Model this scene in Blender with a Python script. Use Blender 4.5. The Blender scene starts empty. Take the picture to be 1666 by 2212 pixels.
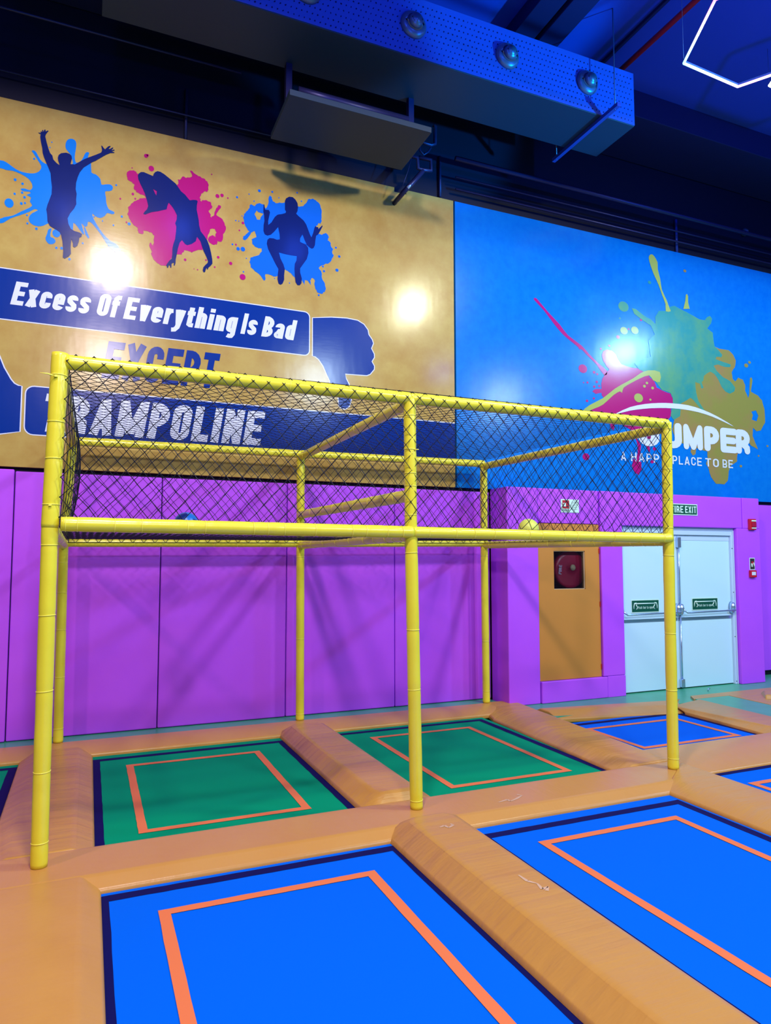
import bpy, bmesh, math, random
from mathutils import Vector, Matrix, noise
from mathutils.geometry import tessellate_polygon
random.seed(7)
sc = bpy.context.scene
COL = sc.collection
V = Vector

# ------------------------------------------------------------------ camera
CAM = V((0.1938, -4.2742, 1.6335)); YAW, PITCH, ROLL, FPX = 0.4032, 0.0708, -0.0005, 1501.1
fw = V((math.sin(YAW)*math.cos(PITCH), math.cos(YAW)*math.cos(PITCH), math.sin(PITCH)))
r0 = V((math.cos(YAW), -math.sin(YAW), 0)); u0 = r0.cross(fw)
rt = r0*math.cos(ROLL) + u0*math.sin(ROLL); up = u0*math.cos(ROLL) - r0*math.sin(ROLL)
cd = bpy.data.cameras.new('camera'); cam = bpy.data.objects.new('camera', cd); COL.objects.link(cam)
cd.sensor_fit = 'VERTICAL'; cd.sensor_height = 36.0; cd.lens = FPX/2212*36.0; cd.clip_start = .05; cd.clip_end = 200
cam.matrix_world = Matrix(((rt.x, up.x, -fw.x, CAM.x), (rt.y, up.y, -fw.y, CAM.y), (rt.z, up.z, -fw.z, CAM.z), (0, 0, 0, 1)))
sc.camera = cam
# ------------------------------------------------------------------ world, exposure
sc.view_settings.view_transform = 'Standard'; sc.view_settings.look = 'None'
sc.view_settings.gamma = 1.0; sc.view_settings.exposure = 0.0; sc.view_settings.use_curve_mapping = False
w = bpy.data.worlds.new('hall_air'); sc.world = w; w.use_nodes = True
w.node_tree.nodes['Background'].inputs[0].default_value = (0.62, 0.46, 1.0, 1)
w.node_tree.nodes['Background'].inputs[1].default_value = 0.06
# ------------------------------------------------------------------ lights of the hall, plus added blue washes
def spot(name, loc, power, col, deg=170, rad=.22, blend=.06, aim=None):
    l = bpy.data.lights.new(name, 'SPOT'); l.energy = power; l.color = col
    l.spot_size = math.radians(deg); l.spot_blend = blend; l.shadow_soft_size = rad
    o = bpy.data.objects.new(name, l); o.location = loc; COL.objects.link(o)
    if aim is not None: o.rotation_euler = (V(aim)-V(loc)).to_track_quat('-Z', 'Y').to_euler()
    return o
def point(name, loc, power, col, rad=.12):
    l = bpy.data.lights.new(name, 'POINT'); l.energy = power; l.color = col; l.shadow_soft_size = rad
    o = bpy.data.objects.new(name, l); o.location = loc; COL.objects.link(o); return o
WARM = (1.0, .93, .90); COOL = (.74, .82, 1.0)
spot('high_bay_lamp', (0.45, -2.7, 6.8), 850, (1.0, .86, .86))
spot('high_bay_lamp', (6.1, -2.2, 6.8), 740, (.94, 1.0, .74))
spot('high_bay_lamp', (12.3, -3.0, 6.8), 1150, (.30, .62, 1.0))
spot('high_bay_lamp', (-5.2, -3.0, 6.8), 700, (1.0, .68, .58))
spot('high_bay_lamp', (0.4, -8.6, 6.8), 1320, (1.0, .86, .90), rad=.4)
spot('high_bay_lamp', (6.1, -8.6, 6.8), 1180, (.58, .80, 1.0), rad=.4)
spot('high_bay_lamp', (12.3, -8.6, 6.8), 1000, (.50, .70, 1.0), rad=.4)
for x, y, z, p in ((-.28, -1.05, 6.95, 34), (1.42, -.95, 6.95, 44), (3.3, -1.0, 6.95, 44), (9.6, -.9, 6.95, 60)):
    point('blue_par_lamp', (x, y, z), p, (.02, .09, 1.0), .16)
spot('added_blue_wash', (8.4, -2.6, 3.8), 3300, (.0, .38, 1.0), deg=23, rad=.1, blend=.4, aim=(4.75, 1.5, 6.6))  # unseen spot added to brighten the right underside of the duct
spot('added_blue_wash', (7.0, -2.8, 5.6), 520, (.0, .10, 1.0), deg=110, rad=.1, blend=.6, aim=(6.8, .6, 7.6))  # upward spot added to turn the right-hand ceiling blue, no fixture there
spot('added_blue_wash', (2.2, -1.6, 5.2), 110, (.0, .05, 1.0), deg=100, rad=.1, blend=.8, aim=(2.6, 1.5, 6.9))  # unseen blue wash added below the duct front

# ------------------------------------------------------------------ helpers
def ray(px, py): return fw + rt*((px-833)/FPX) - up*((py-1106)/FPX)
def onY(px, py, Y): d = ray(px, py); return CAM + d*((Y-CAM.y)/d.y)
def onZ(px, py, Z): d = ray(px, py); return CAM + d*((Z-CAM.z)/d.z)
def lin(c): return tuple(((x/255)/12.92 if x/255 <= .04045 else ((x/255+.055)/1.055)**2.4) for x in c)

def mat(name, col, rough=.5, spec=.5, metal=0, bump=None, var=None, emit=0, alpha=1, coat=0, trans=0):
    m = bpy.data.materials.new(name); m.use_nodes = True; nt = m.node_tree; b = nt.nodes['Principled BSDF']
    b.inputs['Base Color'].default_value = (*col, 1); b.inputs['Roughness'].default_value = rough
    b.inputs['Specular IOR Level'].default_value = spec; b.inputs['Metallic'].default_value = metal
    b.inputs['Coat Weight'].default_value = coat; b.inputs['Transmission Weight'].default_value = trans
    if emit: b.inputs['Emission Color'].default_value = (*col, 1); b.inputs['Emission Strength'].default_value = emit
    tc = nt.nodes.new('ShaderNodeTexCoord')
    if var:   # (scale, colour 2, low, high [, stretch])
        mp = nt.nodes.new('ShaderNodeMapping'); mp.inputs['Scale'].default_value = var[4] if len(var) > 4 else (1, 1, 1)
        n = nt.nodes.new('ShaderNodeTexNoise'); n.inputs['Scale'].default_value = var[0]; n.inputs['Detail'].default_value = 8; n.inputs['Roughness'].default_value = .65
        cr = nt.nodes.new('ShaderNodeValToRGB'); cr.color_ramp.elements[0].position = var[2]; cr.color_ramp.elements[1].position = var[3]
        cr.color_ramp.elements[0].color = (*col, 1); cr.color_ramp.elements[1].color = (*var[1], 1)
        nt.links.new(tc.outputs['Object'], mp.inputs[0]); nt.links.new(mp.outputs[0], n.inputs['Vector'])
        nt.links.new(n.outputs['Fac'], cr.inputs[0]); nt.links.new(cr.outputs[0], b.inputs['Base Color'])
    if bump:  # list of (scale, strength, distance, stretch)
        prev = None
        for (s, st, dist, stretch) in bump:
            mp = nt.nodes.new('ShaderNodeMapping'); mp.inputs['Scale'].default_value = stretch
            n = nt.nodes.new('ShaderNodeTexNoise'); n.inputs['Scale'].default_value = s; n.inputs['Detail'].default_value = 4
            bp = nt.nodes.new('ShaderNodeBump'); bp.inputs['Strength'].default_value = st; bp.inputs['Distance'].default_value = dist
            nt.links.new(tc.outputs['Object'], mp.inputs[0]); nt.links.new(mp.outputs[0], n.inputs['Vector'])
            nt.links.new(n.outputs['Fac'], bp.inputs['Height'])
            if prev: nt.links.new(prev.outputs[0], bp.inputs['Normal'])
            prev = bp
        nt.links.new(prev.outputs[0], b.inputs['Normal'])
    return m

VINYL = [(1.2, .4, .010, (1.3, 1, .5)), (45, .13, .0010, (.25, 1, 1))]
M = dict(
 kraft=mat('kraft_print', (.485, .355, .105), .18, .26, bump=VINYL, var=(3.2, (.40, .245, .065), .35, .72)),
 sky=mat('sky_blue_print', (.0, .155, .64), .19, .28, bump=VINYL, var=(9, (.003, .20, .68), .35, .75)),
 navy=mat('navy_print', (.0, .028, .27), .18, .26, bump=VINYL),
 ink=mat('dark_ink_print', (.005, .014, .13), .18, .26, bump=VINYL),
 cyan=mat('azure_print', (.006, .20, .80), .18, .26, bump=VINYL),
 royal=mat('royal_print', (.006, .13, .70), .18, .26, bump=VINYL),
 pink=mat('magenta_print', (.42, .008, .17), .18, .26, bump=VINYL),
 white=mat('pale_lettering', (.66, .72, .98), .18, .26, bump=VINYL),
 green=mat('green_print', (.10, .33, .17), .18, .26, bump=VINYL, var=(1.3, (.03, .27, .26), .4, .6)),
 lime=mat('lime_print', (.36, .44, .10), .18, .26, bump=VINYL),
 olive=mat('olive_print', (.27, .25, .06), .18, .26, bump=VINYL, var=(1.2, (.33, .21, .08), .45, .6)),
 wall=mat('dark_wall_paint', (.004, .004, .022), .6, .3, bump=[(25, .3, .003, (1, 1, 1))]),
 ceil=mat('ceiling_paint', (.03, .06, .40), .7, .2, bump=[(3, .2, .01, (1, 1, 1))]),
 beam=mat('beam_paint', (.012, .012, .07), .6, .3),
 purple=mat('purple_vinyl', (.50, .078, 1.0), .40, .3, bump=[(1.6, .4, .02, (1, 1, 1)), (90, .1, .001, (1, 1, 1))], var=(1.4, (.54, .09, 1.0), .35, .7)),
 orange=mat('orange_vinyl', (.56, .285, .060), .36, .4, bump=[(1.5, .5, .02, (1, 1, 1)), (4.5, .55, .022, (.25, 2.4, 1)), (12, .22, .006, (.25, 2.3, 1))], var=(2.2, (.55, .265, .050), .35, .7)),
 orange2=mat('orange_vinyl_crosswise', (.58, .29, .07), .32, .4, bump=[(1.8, .4, .02, (1, 1, 1)), (6, .35, .010, (2.2, .4, 1))], var=(2.2, (.57, .27, .06), .35, .7)),
 orange3=mat('orange_vinyl_smooth', (.61, .305, .062), .36, .4, bump=[(1.2, .5, .02, (1, 1, 1)), (3.5, .3, .014, (.6, 2.2, 1))], var=(2.2, (.56, .27, .052), .35, .7)),
 door_or=mat('orange_cabinet_vinyl', (.60, .25, .045), .45, .4, bump=[(2, .3, .01, (1, 1, 1))]),
 yellow=mat('yellow_vinyl', (.82, .76, .045), .28, .6, bump=[(9, .45, .006, (1, 1, .45)), (30, .2, .002, (1, 1, 1))], var=(4, (.77, .69, .035), .35, .7)),
 tie=mat('yellow_nylon', (.90, .84, .10), .3, .6),
 net=mat('black_net_cord', (.004, .007, .022), .6, .3),
 gbed=mat('green_mesh_fabric', (.0, .30, .15), .8, .04, bump=[(400, .3, .0005, (1, 1, 1))]),
 bbed=mat('blue_mesh_fabric', (.0, .13, .80), .8, .04, bump=[(400, .3, .0005, (1, 1, 1))]),
 band=mat('navy_webbing', (.002, .004, .085), .7, .1, bump=[(120, .3, .001, (1, 1, 1))]),
 bandb=mat('blue_webbing', (.003, .025, .30), .7, .2, bump=[(120, .3, .001, (1, 1, 1))]),
 tape=mat('salmon_tape', (.80, .20, .07), .6, .15, bump=[(150, .2, .001, (1, 1, 1))]),
 floor=mat('teal_rubber_floor', (.05, .36, .19), .32, .4, bump=[(6, .3, .004, (1, 1, 1))], var=(5, (.06, .40, .24), .4, .65)),
 white_paint=mat('white_door_paint', (.55, .82, 1.0), .4, .3),
 frame=mat('white_frame_paint', (.52, .68, .94), .4, .3),
 steel=mat('brushed_steel', (.45, .60, .85), .25, .5, metal=.8),
 black=mat('black_gap', (.002, .002, .006), .7, .2),
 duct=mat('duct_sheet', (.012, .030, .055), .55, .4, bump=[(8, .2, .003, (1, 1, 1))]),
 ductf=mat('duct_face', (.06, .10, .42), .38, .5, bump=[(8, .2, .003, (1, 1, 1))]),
 nozzle=mat('nozzle_metal', (.16, .17, .26), .35, .5, metal=.5),
 dark_metal=mat('dark_metal', (.03, .028, .10), .4, .5, metal=.4),
 foil=mat('silver_foil', (.75, .7, .72), .3, .5, metal=.6),
 redpipe=mat('red_pipe_paint', (.62, .02, .03), .4, .5),
 strut=mat('blue_grey_strut', (.02, .05, .30), .4, .4),
 signg=mat('sign_green', (.003, .085, .055), .35, .5),
 signw=mat('sign_pale', (.62, .88, .80), .35, .5),
 signr=mat('sign_red', (.45, .015, .03), .35, .5),
 signk=mat('sign_dark', (.03, .03, .04), .4, .5),
 red=mat('red_enamel', (.55, .012, .03), .3, .5),
 redin=mat('hose_reel_red', (.42, .010, .06), .3, .5),
 brass=mat('reel_hub', (.55, .42, .25), .5, .4),
 glass=mat('cabinet_glass', (1, 1, 1), .03, .5),
 hole=mat('dark_interior', (.012, .008, .05), .6, .2),
 ballb=mat('blue_ball', (.01, .22, .85), .35, .5), ballk=mat('blue_ball_dark', (.005, .03, .25), .35, .5), bally=mat('yellow_ball', (.75, .82, .12), .4, .5),
 scuff=mat('pale_scuff', (.64, .42, .27), .5, .3),
)

_nt = M['glass'].node_tree; _b = _nt.nodes['Principled BSDF']; _t = _nt.nodes.new('ShaderNodeBsdfTransparent'); _mx = _nt.nodes.new('ShaderNodeMixShader'); _fr = _nt.nodes.new('ShaderNodeFresnel')
_g = _nt.nodes.new('ShaderNodeBsdfGlossy'); _g.inputs['Roughness'].default_value = .03
_nt.links.new(_fr.outputs[0], _mx.inputs[0]); _nt.links.new(_t.outputs[0], _mx.inputs[1]); _nt.links.new(_g.outputs[0], _mx.inputs[2]); _nt.links.new(_mx.outputs[0], _nt.nodes['Material Output'].inputs[0])

def link(name, me, m, parent=None, wpos=None):
    o = bpy.data.objects.new(name, me); COL.objects.link(o)
    for x in (m if isinstance(m, (list, tuple)) else [m]): me.materials.append(x)
    if parent is not None:
        o.parent = parent
        if parent.parent is None and parent.type == 'EMPTY' : o.location = -parent.location
    return o
def build(name, bm, m, parent=None, smooth=False, bevel=0, seg=2, angle=None):
    me = bpy.data.meshes.new(name); bmesh.ops.recalc_face_normals(bm, faces=bm.faces) if bm.faces else None
    bm.to_mesh(me); bm.free()
    if smooth: me.polygons.foreach_set('use_smooth', [True]*len(me.polygons))
    o = link(name, me, m, parent)
    if bevel:
        b = o.modifiers.new('bevel', 'BEVEL'); b.width = bevel; b.segments = seg; b.limit_method = 'ANGLE'; b.angle_limit = math.radians(25)
        me.polygons.foreach_set('use_smooth', [True]*len(me.polygons))
        b.harden_normals = True
    return o
def thing(name, label, cat, loc=(0, 0, 0), group=None):
    o = bpy.data.objects.new(name, None); COL.objects.link(o); o.location = loc; o.empty_display_size = .1
    o['label'] = label; o['category'] = cat
    if group: o['group'] = group
    return o
def tag(o, label, cat, group=None):
    o['label'] = label; o['category'] = cat
    if group: o['group'] = group
    return o
def struct(o): o['kind'] = 'structure'; return o
def box(bm, x0, x1, y0, y1, z0, z1, mi=0):
    vs = [bm.verts.new(p) for p in ((x0, y0, z0), (x1, y0, z0), (x1, y1, z0), (x0, y1, z0), (x0, y0, z1), (x1, y0, z1), (x1, y1, z1), (x0, y1, z1))]
    for f in ((0, 3, 2, 1), (4, 5, 6, 7), (0, 1, 5, 4), (1, 2, 6, 5), (2, 3, 7, 6), (3, 0, 4, 7)):
        bm.faces.new([vs[i] for i in f]).material_index = mi
def boxo(name, b, m, parent=None, bevel=0, **k):
    bm = bmesh.new(); box(bm, *b); return build(name, bm, m, parent, bevel=bevel, **k)
def frame_of(d):
    d = d.normalized(); a = V((0, 0, 1)) if abs(d.z) < .9 else V((1, 0, 0))
    x = d.cross(a).normalized(); return x, d.cross(x).normalized()
def tube(bm, pts, rad, n=12, cap=True, mi=0):
    pts = [V(p) for p in pts]; rings = []
    x, y = frame_of(pts[1]-pts[0])
    for i, p in enumerate(pts):
        d = (pts[min(i+1, len(pts)-1)]-pts[max(i-1, 0)]).normalized()
        x = (x - d*x.dot(d)).normalized(); y = d.cross(x)
        r = rad[i] if isinstance(rad, (list, tuple)) else rad
        rings.append([bm.verts.new(p+(x*math.cos(2*math.pi*k/n)+y*math.sin(2*math.pi*k/n))*r) for k in range(n)])
    for a, b in zip(rings, rings[1:]):
        for k in range(n):
            f = bm.faces.new((a[k], a[(k+1) % n], b[(k+1) % n], b[k])); f.material_index = mi
    if cap:
        bm.faces.new(rings[0][::-1]).material_index = mi; bm.faces.new(rings[-1]).material_index = mi
def tubeo(name, pts, rad, m, parent=None, n=12):
    bm = bmesh.new(); tube(bm, pts, rad, n); return build(name, bm, m, parent, smooth=True, bevel=0)
def smooth_loop(pts, k=3):
    out = []; n = len(pts)
    for i in range(n):
        p0, p1, p2, p3 = pts[i-1], pts[i], pts[(i+1) % n], pts[(i+2) % n]
        for j in range(k):
            t = j/k; t2 = t*t; t3 = t2*t
            out.append(tuple(.5*((2*p1[a])+(-p0[a]+p2[a])*t+(2*p0[a]-5*p1[a]+4*p2[a]-p3[a])*t2+(-p0[a]+3*p1[a]-3*p2[a]+p3[a])*t3) for a in (0, 1)))
    return out
def flat(bm, loops, y, mi=0):
    """flat printed shape on a wall plane; loops are (x,z) lists, first outer then holes"""
    L = [[V((p[0], y, p[1])) for p in lp] for lp in loops]
    allv = [bm.verts.new(p) for lp in L for p in lp]
    for t in tessellate_polygon(L):
        try: bm.faces.new([allv[i] for i in t]).material_index = mi
        except ValueError: pass
WALLY = 3.0
def wl(pts, Y=WALLY):
    return [(q.x, q.z) for q in (onY(a, b, Y) for a, b in pts)]
def zc(ox, oy, s, pts): return [(ox+a/s, oy+b/s) for a, b in pts]
def fix_normals(bm, d=V((0, -1, 0))):
    bmesh.ops.remove_doubles(bm, verts=bm.verts, dist=1e-7)
    for f in bm.faces:
        f.normal_update()
        if f.normal.dot(d) < 0: f.normal_flip()
def printed(name, loops_list, layer, m, parent, Y=WALLY, label=None):
    bm = bmesh.new()
    for lp in loops_list: flat(bm, lp, Y-.0022*layer)
    fix_normals(bm)
    me = bpy.data.meshes.new(name); bm.to_mesh(me); bm.free()
    o = link(name, me, m, parent)
    if label: o['label'] = label
    return o
def jag(loop, amp, k=4, seed=0):
    """splash-like ragged outline"""
    out = []; rnd = random.Random(seed)
    for i, p in enumerate(loop):
        q = loop[(i+1) % len(loop)]
        for j in range(k):
            t = j/k; x = p[0]+(q[0]-p[0])*t; z = p[1]+(q[1]-p[1])*t
            L = math.hypot(q[0]-p[0], q[1]-p[1]) or 1
            a = rnd.uniform(-amp, amp)*(1 if j else .2)
            out.append((x-(q[1]-p[1])/L*a, z+(q[0]-p[0])/L*a))
    return out
def offset_loop(loop, d):
    A = sum(loop[i][0]*loop[(i+1) % len(loop)][1]-loop[(i+1) % len(loop)][0]*loop[i][1] for i in range(len(loop)))
    s = 1 if A > 0 else -1; out = []
    for i, p in enumerate(loop):
        a, b = loop[i-1], loop[(i+1) % len(loop)]
        tx, tz = b[0]-a[0], b[1]-a[1]; L = math.hypot(tx, tz) or 1
        out.append((p[0]+s*tz/L*d, p[1]-s*tx/L*d))
    return out
def ellipse(cx, cz, rx, rz, n=14, rot=0):
    return [(cx+rx*math.cos(a)*math.cos(rot)-rz*math.sin(a)*math.sin(rot), cz+rx*math.cos(a)*math.sin(rot)+rz*math.sin(a)*math.cos(rot)) for a in (2*math.pi*i/n for i in range(n))]
def dots(zlist, ox, oy, s, Y=WALLY):
    out = []
    for (a, b, r) in zlist:
        c = onY(ox+a/s, oy+b/s, Y); e = onY(ox+(a+r)/s, oy+b/s, Y); f_ = onY(ox+a/s, oy+(b+r)/s, Y)
        out.append([ellipse(c.x, c.z, abs(e.x-c.x), abs(c.z-f_.z))])
    return out

# ------------------------------------------------------------------ stroke lettering
def arc(cx, cy, rx, ry, a0, a1, n=8):
    return [(cx+rx*math.cos(math.radians(a0+(a1-a0)*i/n)), cy+ry*math.sin(math.radians(a0+(a1-a0)*i/n))) for i in range(n+1)]
def glyph(c, W, t, xh=.74):
    """returns advance width and centre-line strokes of a letter in a box W wide and 1 high; t = stroke"""
    h = t/2; L, R, B, T = h, W-h, h, 1-h; mx = W/2; r = (R-L)/2
    X = xh-h
    def P(*p): return (list(p), False)
    if c == ' ': return W*.5, []
    if c == 'E': return W, [P((L, 0), (L, 1)), P((0, T), (W, T)), P((0, .5), (W*.92, .5)), P((0, B), (W, B))]
    if c == 'F': return W, [P((L, 0), (L, 1)), P((0, T), (W, T)), P((0, .5), (W*.92, .5))]
    if c == 'T': return W, [P((mx, 0), (mx, 1)), P((0, T), (W, T))]
    if c == 'L': return W*.9, [P((L, 0), (L, 1)), P((0, B), (W*.9, B))]
    if c == 'I': return t, [P((h, 0), (h, 1))]
    if c == 'X': return W*1.1, [P((h*.9, 0), (W*1.1-h*.9, 1)), P((W*1.1-h*.9, 0), (h*.9, 1))]
    if c == 'N': return W*1.05, [P((L, 0), (L, 1)), P((W*1.05-h, 0), (W*1.05-h, 1)), P((L, 1-h*.5), (W*1.05-h, h*.5))]
    if c == 'M': w = W*1.45; return w, [P((h, 0), (h, 1)), P((w-h, 0), (w-h, 1)), P((h, 1-h*.4), (w/2, h*.9)), P((w/2, h*.9), (w-h, 1-h*.4))]
    if c == 'A': w = W*1.12; return w, [P((h, 0), (w/2, 1-h*.3)), P((w/2, 1-h*.3), (w-h, 0)), P((w*.25, .26), (w*.75, .26))]
    if c == 'V': return W, [P((h, 1), (mx, 0)), P((mx, 0), (R, 1))]
    if c == 'O': return W, [(arc(mx, 1-h-r, r, r, 0, 180)+arc(mx, h+r, r, r, 180, 360), True)]
    if c == 'C': return W, [P(*([(R, .66)]+arc(mx, 1-h-r, r, r, 0, 180)+arc(mx, h+r, r, r, 180, 360)+[(R, .36)]))]
    if c == 'U': return W, [P(*([(L, 1)]+arc(mx, h+r, r, r, 180, 360)+[(R, 1)]))]
    if c == 'J': return W, [P(*([(L, .42)]+arc(mx, h+r, r, r, 180, 360)+[(R, 1)]))]
    if c == 'H': return W, [P((L, 0), (L, 1)), P((R, 0), (R, 1)), P((L, .5), (R, .5))]
    if c == 'Y': return W, [P((h, 1), (mx, .45)), P((R, 1), (mx, .45)), P((mx, 0), (mx, .5))]
    if c in 'PRB':
        q = (1-h*2-.42+h)/2; q = max(.12, min(q, R-L-.012))
        yb = 1-h-2*q
        s = [P((L, 0), (L, 1)), P(*([(L, T), (R-q, T)]+arc(R-q, T-q, q, q, 90, -90)+[(L, yb)]))]
        if c == 'R': s.append(P((mx, yb), (R-h*.1, yb-h*1.2), (R, yb-h*2.4), (R, 0)))
        if c == 'B':
            q2 = (yb-h)/2; s.append(P(*([(L, yb), (R-q2, yb)]+arc(R-q2, yb-q2, q2, q2, 90, -90)+[(L, B)])))
        return W, s
    wl_ = W*.92; Rl = wl_-h; ml = wl_/2; rl = (Rl-L)/2
    if c == 'x': return wl_, [P((h*.9, 0), (wl_-h*.9, xh)), P((wl_-h*.9, 0), (h*.9, xh))]
    if c == 'c': return wl_, [P(*([(Rl, xh*.64)]+arc(ml, X-rl, rl, rl, 0, 180)+arc(ml, h+rl, rl, rl, 180, 360)+[(Rl, xh*.36)]))]
    if c == 'e': return wl_, [P(*([(L, xh*.48), (Rl, xh*.48)]+arc(ml, X-rl, rl, rl, 0, 180)+arc(ml, h+rl, rl, rl, 180, 350)))]
    if c == 's': return wl_, [P(*([(Rl, xh*.70)]+arc(ml, X-rl, rl, rl, 0, 180)+[(L+.02, xh*.60), (Rl-.02, xh*.40)]+arc(ml, h+rl, rl, rl, 0, -180)+[(L, xh*.30)]))]
    if c == 'v': return wl_, [P((h, xh), (ml, 0)), P((ml, 0), (Rl, xh))]
    if c == 'y': return wl_, [P((h, xh), (ml+.02, 0)), P((Rl, xh), (ml, -.08), (ml-.08, -.2), (0, -.22))]
    if c == 'r': return wl_*.72, [P((L, 0), (L, xh)), P((L, xh*.62), (L+.07, X-.02), (wl_*.72, X))]
    if c == 'n': return wl_, [P((L, 0), (L, xh)), P(*(arc(ml, X-rl, rl, rl, 180, 0)+[(Rl, 0)]))]
    if c == 'h': return wl_, [P((L, 0), (L, 1)), P(*(arc(ml, X-rl, rl, rl, 180, 0)+[(Rl, 0)]))]
    if c == 'u': return wl_, [P(*([(L, xh)]+arc(ml, h+rl, rl, rl, 180, 360))), P((Rl, 0), (Rl, xh))]
    if c == 'b': return wl_, [P((L, 0), (L, 1)), (arc(ml, X-rl, rl, rl, 0, 180)+arc(ml, h+rl, rl, rl, 180, 360), True)]
    if c == 'p': return wl_, [P((L, -.25), (L, xh)), (arc(ml, X-rl, rl, rl, 0, 180)+arc(ml, h+rl, rl, rl, 180, 360), True)]
    if c == 'o': return wl_, [(arc(ml, X-rl, rl, rl, 0, 180)+arc(ml, h+rl, rl, rl, 180, 360), True)]
    if c == 'i': return t, [P((h, 0), (h, xh)), P((h, xh+.08), (h, 1))]
    if c == 't': return wl_*.75, [P((L+.04, .92), (L+.04, h+.04), (L+.09, h), (wl_*.75, h)), P((0, X), (wl_*.75, X))]
    if c == 'f': return wl_*.75, [P((L+.03, 0), (L+.03, T-.07), (L+.10, T), (wl_*.78, T)), P((0, X), (wl_*.72, X))]
    if c == 'a': return wl_, [P(*([(L, xh*.72)]+arc(ml, X-rl, rl, rl, 180, 0)+[(Rl, 0)])), P(*([(Rl, xh*.52)]+[(ml, xh*.50)]+arc(L+rl*.75, h+rl*.75, rl*.75, rl*.75, 110, 290)+[(Rl, xh*.22)]))]
    if c == 'd': return wl_, [P((Rl, 0), (Rl, 1)), (arc(ml, X-rl, rl, rl, 0, 180)+arc(ml, h+rl, rl, rl, 180, 360), True)]
    if c == 'g': return wl_, [P((Rl, xh), (Rl, -.08), (ml+.06, -.17), (ml, -.18), (L, -.15)), (arc(ml, X-rl, rl, rl, 0, 180)+arc(ml, h+rl, rl, rl, 180, 360), True)]
    return W, []
def stroke_poly(pts, t, closed, rnd_=False):
    h = t/2; quads = []; n = len(pts)
    P_ = []
    for p in pts:
        if not P_ or math.hypot(p[0]-P_[-1][0], p[1]-P_[-1][1]) > 1e-5: P_.append(p)
    if closed and math.hypot(P_[0][0]-P_[-1][0], P_[0][1]-P_[-1][1]) < 1e-5: P_.pop()
    n = len(P_); left = []; right = []
    for i in range(n):
        a = P_[i-1] if (i or closed) else None; b = P_[(i+1) % n] if (i < n-1 or closed) else None; p = P_[i]
        def nrm(u, v): dx, dy = v[0]-u[0], v[1]-u[1]; l = math.hypot(dx, dy); return (-dy/l, dx/l)
        if a is None: m_ = nrm(p, b); k = 1
        elif b is None: m_ = nrm(a, p); k = 1
        else:
            n1, n2 = nrm(a, p), nrm(p, b); m_ = (n1[0]+n2[0], n1[1]+n2[1]); l = math.hypot(*m_) or 1; m_ = (m_[0]/l, m_[1]/l)
            k = min(1/max(.35, m_[0]*n1[0]+m_[1]*n1[1]), 2.2)
        left.append((p[0]+m_[0]*h*k, p[1]+m_[1]*h*k)); right.append((p[0]-m_[0]*h*k, p[1]-m_[1]*h*k))
    for i in range(n if closed else n-1):
        j = (i+1) % n; quads.append([left[i], left[j], right[j], right[i]])
    if rnd_ and not closed:
        for p in (P_[0], P_[-1]): quads.append([(p[0]+h*math.cos(a), p[1]+h*math.sin(a)) for a in (2*math.pi*i/12 for i in range(12))])
    return quads
def letters(bm, text, x0, x1, z0, H, y, W=.42, t=.2, gap=.07, shear=0, round_=False, rot=None, plane='y'):
    """lays the word between x0 and x1 on baseline z0 with cap height H"""
    adv = 0; items = []
    for c in text:
        w_, st = glyph(c, W, t)
        items.append((adv, st)); adv += w_+gap
    adv -= gap; sx = (x1-x0)/adv; k = 0
    for a, st in items:
        k = 0
        for pts, closed in st:
            k += 1
            if round_ and not closed: pts = [(min(max(p[0], t/2), 9), min(max(p[1], t/2), 1-t/2)) for p in pts]
            for q in stroke_poly(pts, t, closed, round_):
                k += 1
                vs = [bm.verts.new((x0+(a+p[0])*sx+shear*p[1]*H, y-4e-5*k, z0+p[1]*H)) for p in q]
                try: bm.faces.new(vs)
                except ValueError: pass
def word_obj(name, specs, y, m, parent, **k):
    bm = bmesh.new()
    for (txt, x0, x1, z0, H) in specs: letters(bm, txt, x0, x1, z0, H, y, **k)
    fix_normals(bm)
    me = bpy.data.meshes.new(name); bm.to_mesh(me); bm.free(); return link(name, me, m, parent)

# ================================================================== SETTING
struct(boxo('floor', (-6, 16, -12, 3.2, -.16, -.11), M['floor']))
struct(boxo('trim_1', (-6, 4.64, 2.62, 3.06, -.11, -.004), M['floor']))            # floor strip along the wall
struct(boxo('trim_2', (4.64, 16, 2.0, 3.06, -.11, -.035), M['floor']))
struct(boxo('trim_10', (6.9, 16, -.6, 2.0, -.11, -.035), M['floor']))
struct(boxo('wall_back', (-6, 16, 3.06, 3.2, -.11, 7.7), M['wall']))
struct(boxo('ceiling', (-6, 16, -12, 3.2, 7.6, 7.7), M['ceil']))

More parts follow.
